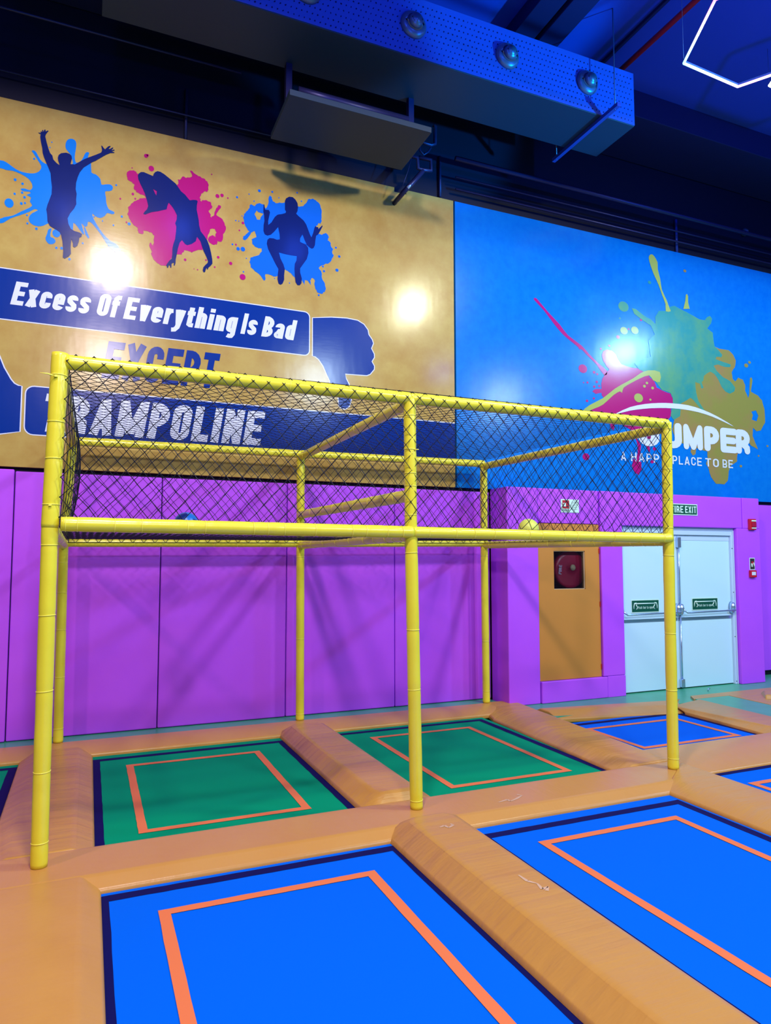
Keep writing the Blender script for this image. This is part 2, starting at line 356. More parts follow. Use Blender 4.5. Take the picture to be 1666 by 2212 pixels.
# ================================================================== BANNERS
XS = onY(981, 440, WALLY).x           # seam between the two banners
Z0, Z1 = 2.515, 6.06
n0 = onY(852, 400, WALLY); n1 = onY(878, 420, WALLY)
def mk_banner(name, x0, x1, m, label, notch=None):
    t = thing(name, label, 'banner', ((max(x0, -2)+x1)/2, WALLY+.03, Z0))
    bm = bmesh.new()
    prof = [(x0, Z0), (x1, Z0), (x1, Z1)]
    if notch: prof += [(notch[1], Z1), (notch[1], notch[2]), (notch[0], notch[2]), (notch[0], Z1)]
    prof += [(x0, Z1)]
    L = [V((p[0], 0, p[1])) for p in prof]; tris = tessellate_polygon([L])
    for yy in (WALLY, WALLY+.05):
        vs = [bm.verts.new((p[0], yy, p[1])) for p in prof]
        for tr in tris: bm.faces.new([vs[i] for i in tr])
        if yy == WALLY: f0 = vs
        else:
            for i in range(len(vs)): bm.faces.new((f0[i], f0[(i+1) % len(vs)], vs[(i+1) % len(vs)], vs[i]))
    build('printed_sheet', bm, m, t)
    return t
yb = mk_banner('wall_banner', -3.2, XS-.012, M['kraft'], 'kraft-brown wall banner with three jumping silhouettes and Excess Of Everything Is Bad slogan', (n0.x, n1.x, n1.z))
bb = mk_banner('wall_banner', XS+.012, 15, M['sky'], 'sky-blue wall banner with paint splashes and JUMPER lettering above the fire exit')
# --- kraft banner print
A = (0, 270, 5.745); Bz = (260, 330, 6.942); Cz = (500, 400, 6.942)
def wlz(z, pts): return wl(zc(*z, pts))
sil1 = [(505,115),(487,108),(472,98),(490,98),(508,102),(505,85),(512,78),(522,92),(525,66),(535,62),(542,88),(552,62),(565,60),(568,85),(590,72),(605,76),(585,98),(568,120),(562,145),(580,220),(600,290),(622,350),(650,380),(662,430),(700,472),(738,500),(735,480),(722,445),(718,410),(728,375),(760,352),(820,346),(860,358),(888,385),(893,420),(882,460),(876,488),(930,492),(985,460),(1050,425),(1100,405),(1190,372),(1255,345),(1268,318),(1262,285),(1256,258),(1270,262),(1288,290),(1305,305),(1340,270),(1368,260),(1372,270),(1345,300),(1365,300),(1400,280),(1408,288),(1380,315),(1420,308),(1422,318),(1385,330),(1420,340),(1418,350),(1370,350),(1310,375),(1250,410),(1190,445),(1145,465),(1120,480),(1040,530),(990,590),(965,650),(945,720),(940,800),(952,860),(945,930),(948,985),(920,1040),(870,1100),(840,1160),(850,1230),(880,1290),(925,1318),(985,1335),(1018,1355),(1010,1390),(985,1400),(978,1450),(960,1500),(930,1522),(905,1510),(905,1470),(885,1415),(880,1480),(878,1530),(882,1600),(850,1635),(805,1660),(780,1648),(785,1560),(775,1440),(760,1370),(740,1330),(680,1290),(620,1255),(590,1200),(585,1110),(575,1050),(590,990),(610,940),(640,860),(645,770),(635,690),(628,600),(600,530),(570,460),(545,400),(530,350),(525,290),(508,210),(500,150)]
spl1 = [(-200,430),(0,438),(70,458),(130,500),(200,550),(280,585),(380,602),(450,595),(500,560),(512,510),(470,440),(420,360),(395,325),(415,315),(450,340),(500,430),(560,480),(640,500),(760,520),(890,500),(900,440),(870,360),(820,300),(815,230),(840,185),(880,172),(925,185),(948,230),(940,310),(928,400),(945,470),(1000,450),(1030,410),(1060,350),(1085,338),(1108,350),(1090,410),(1130,480),(1135,590),(1190,615),(1245,670),(1258,740),(1310,738),(1370,740),(1400,770),(1390,810),(1350,822),(1305,828),(1315,900),(1320,970),(1350,1045),(1410,1075),(1420,1098),(1390,1108),(1330,1092),(1300,1130),(1240,1155),(1180,1130),(1145,1100),(1160,1160),(1210,1250),(1280,1350),(1370,1440),(1460,1490),(1500,1570),(1570,1650),(1578,1690),(1550,1705),(1500,1660),(1420,1570),(1340,1500),(1280,1400),(1200,1290),(1130,1210),(1090,1205),(1085,1250),(1050,1262),(1010,1220),(1045,1350),(1020,1345),(960,1260),(910,1215),(905,1310),(860,1290),(700,1200),(590,1225),(540,1250),(470,1258),(400,1235),(360,1190),(362,1140),(400,1095),(470,1060),(430,1045),(360,1080),(250,1120),(130,1160),(50,1210),(0,1220),(-200,1240),(-200,1190),(0,1165),(50,1145),(160,1125),(260,1075),(350,1035),(400,1000),(370,950),(385,900),(330,870),(375,850),(370,830),(300,825),(260,805),(265,790),(310,790),(375,810),(405,765),(380,700),(330,650),(250,605),(160,570),(80,560),(0,535),(-200,520)]
spl1b = [(640,1285),(600,1300),(585,1350),(565,1410),(585,1455),(620,1480),(670,1472),(690,1440),(665,1405),(630,1390),(625,1350)]
spl1c = [(1040,1265),(1055,1270),(1110,1395),(1095,1410),(1060,1360)]
printed('paint_splash', [[smooth_loop(wlz(A, spl1), 2)], [smooth_loop(wlz(A, spl1b))], [wlz(A, spl1c)]] + dots([(113,970,58),(188,680,18),(280,730,16),(275,840,16),(182,855,15),(305,898,17),(265,975,18),(310,970,13),(335,1120,12),(340,1222,13),(452,1288,17),(425,420,13),(700,1345,50),(765,1530,18),(700,1525,15),(862,1665,16),(1027,1468,12),(1443,747,12),(1272,1192,9),(1408,1245,11),(1512,1137,14),(1603,1228,19),(1168,1140,9),(620,280,8),(645,215,8)], *A), 1, M['cyan'], yb)
printed('printed_silhouette', [[wlz(A, sil1)]], 2, M['ink'], yb)
sil2 = [(262,345),(275,315),(310,292),(350,292),(420,322),(490,352),(500,320),(525,290),(560,278),(600,288),(660,325),(740,390),(830,465),(870,520),(910,580),(970,630),(1010,680),(1040,715),(1090,708),(1140,712),(1160,728),(1148,790),(1145,860),(1160,930),(1175,1010),(1182,1090),(1205,1180),(1260,1250),(1305,1320),(1335,1400),(1360,1500),(1378,1600),(1380,1665),(1350,1700),(1320,1725),(1312,1752),(1298,1750),(1300,1725),(1285,1740),(1270,1790),(1248,1795),(1235,1765),(1245,1720),(1270,1690),(1308,1655),(1315,1630),(1290,1560),(1250,1480),(1225,1410),(1200,1330),(1150,1262),(1130,1330),(1070,1370),(1005,1388),(970,1370),(925,1312),(890,1350),(865,1430),(845,1530),(830,1600),(828,1650),(815,1695),(800,1690),(805,1655),(790,1650),(768,1665),(765,1725),(750,1725),(742,1690),(728,1690),(715,1728),(695,1722),(705,1705),(688,1700),(692,1680),(730,1625),(770,1590),(778,1530),(780,1440),(795,1370),(820,1300),(835,1180),(840,1110),(822,1060),(845,1000),(848,940),(820,880),(790,830),(760,790),(725,752),(705,800),(695,850),(640,862),(560,880),(470,892),(420,910),(375,928),(345,920),(360,890),(400,850),(418,800),(400,720),(370,620),(340,550),(300,470),(270,400)]
sil2h = [(492,548),(548,580),(540,645),(520,610)]
spl2 = [(98,340),(105,290),(160,265),(215,275),(270,320),(420,400),(600,450),(800,500),(855,480),(870,440),(860,410),(905,400),(935,355),(985,380),(1060,365),(1075,340),(1045,270),(1065,268),(1110,310),(1170,350),(1250,385),(1305,430),(1328,490),(1322,560),(1300,585),(1265,580),(1215,615),(1195,660),(1200,715),(1220,735),(1230,712),(1290,708),(1345,735),(1378,800),(1370,838),(1320,872),(1345,910),(1365,972),(1410,930),(1440,830),(1470,788),(1500,790),(1505,830),(1470,870),(1440,930),(1510,980),(1560,1050),(1582,1105),(1575,1170),(1540,1220),(1535,1300),(1520,1335),(1455,1325),(1445,1380),(1395,1382),(1340,1350),(1312,1300),(1345,1250),(1390,1240),(1430,1275),(1425,1240),(1445,1200),(1420,1150),(1380,1135),(1345,1150),(1330,1210),(1310,1280),(1250,1420),(1235,1460),(1150,1465),(1070,1500),(1010,1470),(960,1460),(920,1530),(850,1525),(800,1560),(760,1590),(690,1690),(620,1692),(560,1660),(520,1620),(470,1540),(462,1460),(432,1390),(455,1345),(495,1395),(505,1340),(510,1240),(470,1200),(430,1185),(345,1165),(350,1200),(325,1222),(285,1210),(255,1160),(270,1130),(200,1085),(150,1010),(105,920),(125,870),(115,825),(160,765),(240,720),(290,685),(390,680),(360,640),(300,625),(240,590),(200,530),(210,470),(150,430),(105,400)]
printed('paint_splash', [[jag(wlz(Bz, spl2), .006, 3, 5)]] + dots([(465,238,42),(385,48,30),(412,38,18),(177,228,10),(1457,650,30),(1525,640,26),(972,1605,20),(1468,1568,20),(1285,1610,13),(1415,1715,13),(1655,1660,25),(1612,680,12),(1370,325,11),(188,620,20),(225,690,14),(0,690,14),(92,1042,13),(1105,1742,7),(1158,1755,10)], *Bz), 1, M['pink'], yb)
printed('printed_silhouette', [[wlz(Bz, sil2), wlz(Bz, sil2h)]], 2, M['ink'], yb)
sil3 = [(482,290),(492,290),(505,370),(560,375),(578,410),(565,470),(550,540),(552,600),(600,560),(650,480),(690,445),(760,435),(812,420),(820,400),(803,370),(802,240),(820,200),(865,175),(920,182),(960,220),(990,270),(998,330),(990,390),(970,430),(1010,470),(1080,530),(1120,590),(1150,670),(1180,750),(1200,785),(1225,720),(1245,640),(1262,615),(1278,630),(1300,630),(1305,660),(1360,606),(1368,612),(1330,690),(1300,740),(1270,760),(1258,830),(1252,900),(1230,945),(1205,955),(1170,935),(1130,900),(1060,870),(1120,900),(1150,940),(1155,1020),(1130,1110),(1080,1180),(1030,1250),(1030,1310),(1055,1400),(1050,1470),(1025,1502),(990,1500),(960,1455),(950,1360),(945,1250),(950,1180),(975,1130),(980,1065),(900,1055),(800,1035),(712,1010),(735,1100),(780,1190),(800,1260),(790,1350),(790,1420),(765,1480),(735,1495),(705,1475),(690,1410),(695,1340),(705,1260),(660,1180),(600,1060),(550,960),(530,880),(540,820),(570,795),(630,800),(680,820),(725,815),(722,740),(700,630),(640,700),(590,745),(540,758),(500,740),(480,690),(482,600),(495,540),(490,450),(478,400)]
sil3h = [(1065,740),(1095,820),(1130,895),(1060,868),(1028,850),(1030,800)]
spl3 = [(175,490),(190,430),(230,390),(265,350),(275,300),(300,288),(355,315),(380,280),(430,270),(490,300),(515,350),(550,290),(565,170),(580,150),(605,180),(620,240),(660,268),(720,262),(800,262),(900,250),(1000,320),(1060,320),(1110,280),(1150,215),(1210,205),(1265,225),(1310,265),(1335,310),(1355,400),(1350,460),(1355,540),(1335,578),(1305,570),(1295,600),(1250,640),(1300,730),(1360,745),(1410,718),(1450,745),(1460,790),(1440,825),(1490,870),(1500,930),(1525,960),(1510,1010),(1535,1050),(1500,1130),(1460,1170),(1400,1185),(1370,1200),(1310,1240),(1350,1300),(1360,1400),(1400,1470),(1415,1540),(1400,1600),(1350,1630),(1300,1615),(1260,1560),(1245,1490),(1250,1420),(1215,1390),(1180,1430),(1195,1500),(1150,1440),(1100,1420),(1095,1500),(1060,1430),(950,1385),(860,1300),(800,1260),(690,1360),(630,1370),(580,1345),(510,1335),(505,1425),(485,1430),(430,1350),(350,1290),(290,1230),(270,1150),(285,1090),(330,1070),(420,1045),(460,990),(455,945),(410,950),(350,920),(310,870),(305,810),(375,780),(350,690),(300,710),(240,800),(205,828),(175,810),(175,770),(215,740),(270,700),(220,630),(190,570)]
spl3h = [(345,435),(380,380),(400,405),(480,430),(440,480),(430,520),(385,518),(365,470)]
printed('paint_splash', [[jag(wlz(Cz, spl3), .005, 3, 9), wlz(Cz, spl3h)]] + dots([(420,85,22),(612,102,15),(85,182,16),(265,135,9),(340,240,10),(100,955,27),(172,960,34),(15,888,14),(180,1300,12),(225,1098,9),(1568,938,14),(1617,1070,19),(1583,1275,24),(1310,1650,15),(1388,1290,17),(1372,1220,14),(870,1468,9),(65,532,10),(110,540,8),(160,463,8),(712,190,9),(1050,243,11),(985,115,12),(648,1398,8)], *Cz), 1, M['royal'], yb)
printed('paint_splash', dots([(168,1378,45),(172,568,19),(120,678,12),(68,892,13)], *Cz), 1.3, M['pink'], yb)
printed('printed_silhouette', [[wlz(Cz, sil3), wlz(Cz, sil3h)]], 2, M['ink'], yb)
# slogan bars
def rrect(x0, z0, x1, z1, r, n=5, left=True, right=True):
    o = []
    for cx, cz, a, rr in ((x1-r, z0+r, 270, right), (x1-r, z1-r, 0, right), (x0+r, z1-r, 90, left), (x0+r, z0+r, 180, left)):
        if rr: o += arc(cx, cz, r, r, a, a+90, n)
        else: o.append((x1 if cx > (x0+x1)/2 else x0, z0 if cz < (z0+z1)/2 else z1))
    return o
q = wl([(668, 700), (330, 627), (330, 727)])
bar1 = rrect(-3.2, q[2][1], q[0][0], q[1][1], .055, left=False)
q = wl([(54.6, 900), (300, 855.5), (300, 952.5)])
bar2 = rrect(q[0][0], q[2][1], XS-.014, q[1][1], .07, right=False)
print('bars', bar1[:1], bar2[:1])
thumb = zc(480, 350, 2.975, [(583,1003),(700,1000),(800,1006),(870,1020),(910,1045),(935,1080),(940,1110),(962,1142),(970,1165),(957,1198),(975,1235),(976,1255),(960,1282),(976,1312),(975,1332),(950,1362),(930,1370),(790,1360),(797,1400)]) + \
        zc(560, 800, 3.085, [(580,60),(600,100),(613,190),(600,238),(575,256),(548,252),(532,235),(528,180),(500,120),(470,75)]) + zc(480, 350, 2.975, [(695,1410),(675,1370),(650,1310),(622,1268),(600,1250),(583,1246)])
lthumb = zc(0, 740, 7.375, [(-900,-700),(-300,-300),(-100,0),(0,250),(60,400),(170,590),(225,655),(290,690),(340,695),(310,1415),(0,1448),(-1500,1600),(-2300,1300),(-2300,600),(-1700,300),(-1100,200)])
for lp in (bar1, bar2, wl(thumb), wl(lthumb)):
    printed('pale_outline', [[offset_loop(lp, .011)]], .7, M['white'], yb)
printed('slogan_bar', [[bar1]], 1.6, M['navy'], yb); printed('slogan_bar', [[bar2]], 1.6, M['navy'], yb)
printed('thumbs_down_print', [[wl(thumb)]], 1.6, M['navy'], yb); printed('thumbs_up_print', [[wl(lthumb)]], 1.6, M['navy'], yb)
def wspec(txt, a, b, H, zb):
    return (txt, onY(*a, WALLY).x, onY(*b, WALLY).x, zb, H)
s3 = 2.38
def z3(x, y): return (x/s3, 560+y/s3)
zb = onY(*z3(52, 232), WALLY).z; ztop = onY(*z3(85, 115), WALLY).z; H = ztop-zb; SH = (onY(*z3(85, 115), WALLY).x-onY(*z3(52, 232), WALLY).x)/H
print('slogan', zb, H, SH)
word_obj('slogan_lettering', [wspec('Excess', z3(52, 232), z3(452, 278), H, zb), wspec('Of', z3(492, 282), z3(600, 298), H, zb),
    wspec('Everything', z3(632, 303), z3(1208, 385), H, zb), wspec('Is', z3(1235, 388), z3(1312, 398), H, zb), wspec('Bad', z3(1342, 402), z3(1508, 425), H, zb)],
    WALLY-.0022*2.4, M['white'], yb, W=.43, t=.19, gap=.075, shear=SH)
zt = onY(*z3(548, 420), WALLY).z; zb2 = onY(458, 839, WALLY).z; H2 = zt-zb2
word_obj('slogan_lettering', [wspec('EXCEPT', (219, 800), (463, 838), H2, zb2)], WALLY-.0022*1.6, M['navy'], yb, W=.50, t=.20, gap=.08, shear=.16)
zb3 = onY(94.5, 932, WALLY).z; zt3 = onY(579, 890.7, WALLY).z; H3 = zt3-zb3
print('H', H2, H3, zt3, onY(565, 965.5, WALLY).z)
word_obj('slogan_lettering', [wspec('TRAMPOLINE', (84, 930), (561, 966), H3, zb3)], WALLY-.0022*2.4, M['white'], yb, W=.45, t=.20, gap=.075, shear=.16)

# --- sky banner print (the cartoon mascot of the photograph is left out)
D = (1130, 530, 5.553); F = (1380, 530, 5.825); G = (1230, 850, 3.82); K = (1180, 830, 5.553)
streak = zc(*D, [(130,650),(150,633),(178,655),(300,800),(440,950),(540,1080),(700,1200),(790,1300),(900,1410),(1010,1510),(975,1560),(880,1430),(770,1320),(705,1250),(672,1247),(665,1225),(600,1170),(480,1070),(370,940),(250,780)])
pinkm = zc(*D, [(945,1320),(960,1270),(1010,1248),(1065,1262),(1115,1310),(1140,1370),(1180,1425),(1260,1455),(1340,1472),(1400,1480),(1480,1452),(1488,1478),(1440,1520),(1500,1545),(1530,1600)]) + \
        zc(*F, [(150,1670),(200,1720),(225,1790),(290,1825),(400,1865),(428,1930),(430,2000),(405,2060),(410,2120)]) + \
        zc(*K, [(1485,400),(1400,480),(1335,560),(1332,650),(1290,660),(1262,655),(1240,700),(1248,812),(1222,805),(1180,690),(1172,590),(1100,600),(1095,660),(1140,740),(1130,820),(1110,920),(1138,930),(1142,1020),(1110,1090),(1060,1060),(1028,980),(1050,880),(1075,920),(1100,820),(1098,740),(1080,670),(1045,630),(1040,560),(900,480),(820,485),(810,560),(775,520),(765,470),(520,320)]) + \
        zc(*D, [(860,1940),(970,1835),(945,1800),(940,1768),(875,1782),(830,1750),(855,1728),(942,1722),(938,1660),(950,1600),(980,1550),(1035,1490),(1000,1450),(962,1390)])
printed('paint_splash', [[smooth_loop(wl(streak), 2)], [jag(wl(pinkm), .004, 2, 3)]] + dots([(718,1480,52),(853,1523,17),(891,1545,13),(773,1645,13),(726,1647,8),(885,1638,15),(855,1695,14),(915,1688,14),(768,1866,15),(850,1836,13),(933,1242,12),(1035,1205,14),(1415,895,14),(1267,1005,11),(1140,1100,22)], *D) + dots([(478,870,42),(1300,775,22),(1270,930,20)], *K), 1, M['pink'], bb)
oli = zc(*F, [(430,1300),(700,1250),(945,1270),(1010,1300),(1130,1320),(1190,1380),(1222,1450),(1210,1530),(1168,1600),(1180,1680),(1212,1712),(1250,1665),(1310,1690),(1340,1760),(1338,1830),(1378,1922),(1392,1870),(1400,1670),(1415,1660),(1430,1700),(1410,1840),(1500,1890),(1560,1960)]) + \
      zc(*G, [(1590,60),(1610,130),(1616,240),(1580,305),(1545,312),(1515,282),(1512,350),(1558,462),(1500,430),(1480,400),(1400,480),(1385,510),(1385,560),(1330,600),(1316,640),(1308,720),(1280,750),(1212,745),(1170,690),(1150,620),(1128,580),(1142,540),(1140,480),(1100,468),(1050,450),(1042,500),(1020,512),(1000,480),(1010,440),(930,410),(880,395),(850,300),(870,200)])
olih = zc(*G, [(1502,150),(1540,140),(1560,185),(1545,230),(1505,215),(1515,180)])
printed('paint_splash', [[jag(wl(oli), .005, 2, 11), wl(olih)]] + dots([(1352,1512,25),(1393,1473,17),(580,322,18)], *F) + dots([(1416,600,10),(1635,434,8),(1562,515,7)], *G), 1.2, M['olive'], bb)
grn = zc(*F, [(375,780),(450,760),(600,840),(760,930),(830,942),(862,900),(895,888),(920,920),(910,980),(862,1045),(932,1100),(942,1200),(955,1270),(1010,1330),(1052,1380),(1040,1410),(975,1402),(965,1430),(1060,1468),(1155,1500),(1150,1532),(1080,1530),(1000,1500),(942,1515),(980,1580),(1060,1660),(1150,1710),(1212,1790),(1200,1840),(1150,1866),(1090,1840),(1040,1780),(1000,1690),(950,1620),(900,1590),(860,1610),(820,1640),(812,1700),(790,1722),(815,1790),(785,1802),(768,1740),(710,1720),(722,1850),(752,1960),(830,2080),(780,2060),(690,1950),(650,1920),(530,1990),(520,2150),(440,2200),(400,2140),(430,2000),(428,1930),(400,1860),(290,1820),(200,1700),(150,1640),(0,1560),(-60,1480),(150,1400),(120,1200),(200,1120),(150,1010),(60,950),(-60,860),(-90,790),(-40,800),(60,880),(150,930),(210,990),(205,900),(250,825),(330,825)])
grs = zc(*F, [(125,160),(140,122),(165,115),(195,140),(235,215),(238,300),(268,420),(290,560),(350,690),(385,790),(400,830),(340,830),(335,740),(290,620),(245,490),(190,370),(150,260)])
grt = zc(*F, [(590,625),(605,612),(620,640),(620,720),(640,800),(560,800),(585,700)])
band = zc(*D, [(700,1998),(800,1915),(960,1832),(1100,1720),(1240,1640),(1330,1590),(1400,1540),(1500,1500),(1640,1520),(1640,1640),(1560,1620),(1510,1560),(1400,1598),(1300,1650),(1205,1708),(1187,1770),(1160,1752),(1080,1800),(960,1910),(850,1960),(760,1998)])
printed('paint_splash', [[jag(wl(grn), .004, 2, 2)]] + dots([(1210,1100,0.1),(1570,1350,.1)], *D), 1.5, M['green'], bb)
printed('paint_splash', [[smooth_loop(wl(grs), 2)], [wl(grt)], [smooth_loop(wl(band), 2)]] + dots([(1210,1025,45),(1340,1020,45),(1385,1830,53),(1455,1690,17),(1485,1652,15),(1553,1712,17),(1527,1852,13)], *D), 1.8, M['lime'], bb)
printed('paint_splash', dots([(1205,735,62),(1518,445,20),(1162,875,12)], *D), 1.1, M['green'], bb)
sw = zc(*G, [(395,160),(500,113),(620,88),(740,79),(850,82),(980,98),(1100,135),(1220,190),(1355,272),(1290,242),(1180,192),(1060,154),(950,133),(850,123),(740,120),(620,126),(500,142),(395,168)])
printed('logo_swoosh', [[smooth_loop(wl(sw), 2)]], 2.6, M['white'], bb)
def z6(x, y): return (1230+x/3.82, 850+y/3.82)
zbj = onY(*z6(945, 460), WALLY).z; Hj = onY(*z6(945, 250), WALLY).z-zbj
print('jumper', zbj, Hj, onY(*z6(1490, 495), WALLY).z)
def jl(c, a, b): return (c, onY(*z6(a, 440), WALLY).x, onY(*z6(b, 470), WALLY).x, zbj, Hj)
word_obj('logo_lettering', [jl('J', 570, 745), jl('U', 782, 930), jl('M', 942, 1102), jl('P', 1113, 1238), jl('E', 1246, 1365), jl('R', 1374, 1490)], WALLY-.0022*3, M['white'], bb, W=.66, t=.27, round_=True)
zbp = onY(*z6(850, 582), WALLY).z; Hp = onY(*z6(850, 512), WALLY).z-zbp
def pl(c, a, b): return (c, onY(*z6(a, 560), WALLY).x, onY(*z6(b, 600), WALLY).x, zbp, Hp)
for p_ in (pl('A', 425, 468), pl('HAPPY', 508, 800), pl('PLACE', 850, 1092), pl('TO', 1120, 1232), pl('BE', 1262, 1348)): word_obj('logo_lettering', [p_], WALLY-.0022*3, M['white'], bb, W=.62, t=.15, gap=.2)

# ================================================================== PURPLE WALL PADS
def wall_pad(x0, x1, y0, y1, z0, z1, label, m=M['purple'], name='wall_pad', cat='wall pad', bevel=.012, group=None):
    o = boxo(name, (x0, x1, y0, y1, z0, z1), m, bevel=bevel, seg=3); return tag(o, label, cat, group)
g = .004
xs = [onY(22, 1300, WALLY).x, onY(343, 1400, WALLY).x, onY(620, 1200, WALLY).x, onY(853, 1200, WALLY).x]
x_box = onY(1097, 1250, 2.63).x
ZP = 2.475
wall_pad(xs[0]-1.5, xs[0]-g, WALLY-.01, 3.055, 0, ZP+.015, 'purple vinyl wall pad at the far left edge, left of the cage')
wall_pad(xs[0]+g, xs[1]-g, WALLY, 3.055, 0, ZP, 'purple vinyl wall pad behind the left rear post of the cage')
wall_pad(xs[1]+g, xs[2]-g, WALLY, 3.055, 0, ZP, 'purple vinyl wall pad with a crease, between left and middle rear posts')
wall_pad(xs[2]+g, xs[3]-g, WALLY, 3.055, 0, ZP, 'purple vinyl wall pad behind the middle rear post of the cage')
wall_pad(xs[3]+g, x_box-.01, WALLY, 3.055, 0, ZP, 'purple vinyl wall pad in the corner left of the fire hose cabinet')
# projecting block with cabinet and doors
YF = 2.63
def fx(px, py=1300): return onY(px, py, YF).x
def fz(px, py): return onY(px, py, YF).z
ZB, ZT = -.035, fz(1350, 1063)
xa, xb_, xc, xd, xe, xf = fx(1166, 1300), fx(1299.5, 1300), fx(1347, 1300), fx(1597, 1300), fx(1647, 1300), 0
za = fz(1230, 1131); zdoor = fz(1500, 1139)
cz = fz(1235, 1467)
struct(boxo('trim_3', (x_box+.02, xc, YF+.30, 3.06, ZB, ZT-.01), M['wall']))
struct(boxo('trim_4', (xc, xe-.01, YF+.14, 3.06, zdoor-.0, ZT-.01), M['wall']))
struct(boxo('trim_5', (xd+.02, xe-.01, YF+.06, 3.06, ZB, zdoor), M['wall']))
wall_pad(x_box, xa-g, YF, 3.0, ZB, ZT, 'purple vinyl pillar pad on the corner left of the fire hose cabinet')
wall_pad(xa+g, xb_-g, YF+.012, YF+.06, za, ZT, 'purple vinyl pad above the orange fire hose cabinet', name='wall_pad')
wall_pad(xa+g, xb_+.06, YF-.02, YF+.06, ZB, cz-.004, 'low purple vinyl pad below the orange fire hose cabinet')
wall_pad(xb_+.004, xc, YF-.012, YF+.14, cz, ZT, 'purple vinyl pillar pad between fire hose cabinet and exit doors')
wall_pad(xc+g, fx(1603, 1100)-g, YF, YF+.13, zdoor, ZT, 'purple vinyl lintel pad carrying the FIRE EXIT sign above the doors')
# right pillar: lower part starts at the door frame, upper part right of the lintel seam
bm = bmesh.new(); box(bm, xd, xe, YF-.006, 2.98, ZB, zdoor); box(bm, fx(1603, 1100)+g, xe, YF-.006, 2.98, zdoor, ZT)
tag(build('wall_pad', bm, M['purple'], bevel=.01, seg=2), 'purple vinyl pillar pad with alarm devices right of the exit doors', 'wall pad')
wall_pad(xe+.02, xe+1.6, WALLY, 3.055, .04, ZP-.01, 'purple vinyl wall pad at the right edge beyond the alarm pillar')
# fill the foot of pillar between cabinet and doors
tag(boxo('wall_pad', (xb_+.064, xc, YF-.012, YF+.14, ZB, cz-.001), M['purple'], bevel=.006), 'foot piece of purple padding between cabinet and exit doors', 'wall pad')

# ---- fire hose cabinet
cab = thing('fire_hose_cabinet', 'orange padded fire hose cabinet door with a window onto the red reel', 'cabinet', ((xa+xb_)/2, YF+.05, cz))
wx0, wx1, wz0, wz1 = fx(1199, 1230), fx(1267, 1230), fz(1235, 1273), fz(1235, 1190)
bm = bmesh.new()
for b in ((xa+g, wx0, za), (wx1, xb_-g, za)): box(bm, b[0], b[1], YF+.02, YF+.06, cz, za-.004)
box(bm, wx0, wx1, YF+.02, YF+.06, cz, wz0); box(bm, wx0, wx1, YF+.02, YF+.06, wz1, za-.004)
bmesh.ops.remove_doubles(bm, verts=bm.verts, dist=1e-5)
build('door', bm, M['door_or'], cab)
bm = bmesh.new(); box(bm, wx0-.08, wx1+.08, YF+.26, YF+.28, wz0-.1, wz1+.1)
box(bm, wx0-.10, wx0-.08, YF+.06, YF+.28, wz0-.1, wz1+.1); box(bm, wx1+.12, wx1+.14, YF+.06, YF+.28, wz0-.1, wz1+.1)
build('cabinet_interior', bm, M['hole'], cab)
boxo('window_pane', (wx0, wx1, YF+.05, YF+.054, wz0, wz1), M['glass'], cab)
bm = bmesh.new(); e_ = .008
for b in ((wx0, wx1, wz0, wz0+e_), (wx0, wx1, wz1-e_, wz1), (wx0, wx0+e_, wz0, wz1), (wx1-e_, wx1, wz0, wz1)): box(bm, b[0], b[1], YF+.03, YF+.05, b[2], b[3])
build('window_trim', bm, M['brass'], cab)
reel = tag(None or bpy.data.objects.new('hose_reel', None), 'red round fire hose reel with FIRE lettering inside the orange cabinet', 'hose reel')
COL.objects.link(reel); rc = onY(1234, 1230, YF+.13); reel.location = rc
bm = bmesh.new(); RR = .235
tube(bm, [rc+V((0, dy, 0)) for dy in (.08, .02, 0, -.002, -.012, -.012)], [RR, RR, RR-.012, RR*.8, RR*.45, .05], 48)
build('reel_disc', bm, M['redin'], reel, smooth=True)
hubc = onY(1238, 1226, rc.y-.02)
tubeo('reel_hub', [hubc+V((0, .012, 0)), hubc+V((0, -.004, 0))], .037, M['brass'], reel, n=24)
# FIRE lettering turned on its side
bm = bmesh.new(); letters(bm, 'FIRE', 0, .115, 0, .042, 0, W=.5, t=.17, gap=.12)
a0 = onY(1213, 1241, rc.y-.03)
ca, sa = math.cos(math.radians(84)), math.sin(math.radians(84))
for v in bm.verts: x_, z_ = v.co.x, v.co.z; v.co = V((a0.x+x_*ca-z_*sa, a0.y, a0.z+x_*sa+z_*ca))
fix_normals(bm); me = bpy.data.meshes.new('reel_lettering'); bm.to_mesh(me); bm.free(); link('reel_lettering', me, M['white'], reel)
b2 = onY(1257, 1220, YF+.2); boxo('reel_tag', (b2.x-.015, b2.x+.015, YF+.11, YF+.113, b2.z-.017, b2.z+.017), M['white'], reel)
hx = fx(1301.5, 1200); 
for zz in (fz(1298, 1190), fz(1299, 1305), fz(1300, 1440)):
    boxo('hinge', (xb_-.012, xb_-.002, YF+.01, YF+.022, zz-.03, zz+.03), M['signr'], cab)

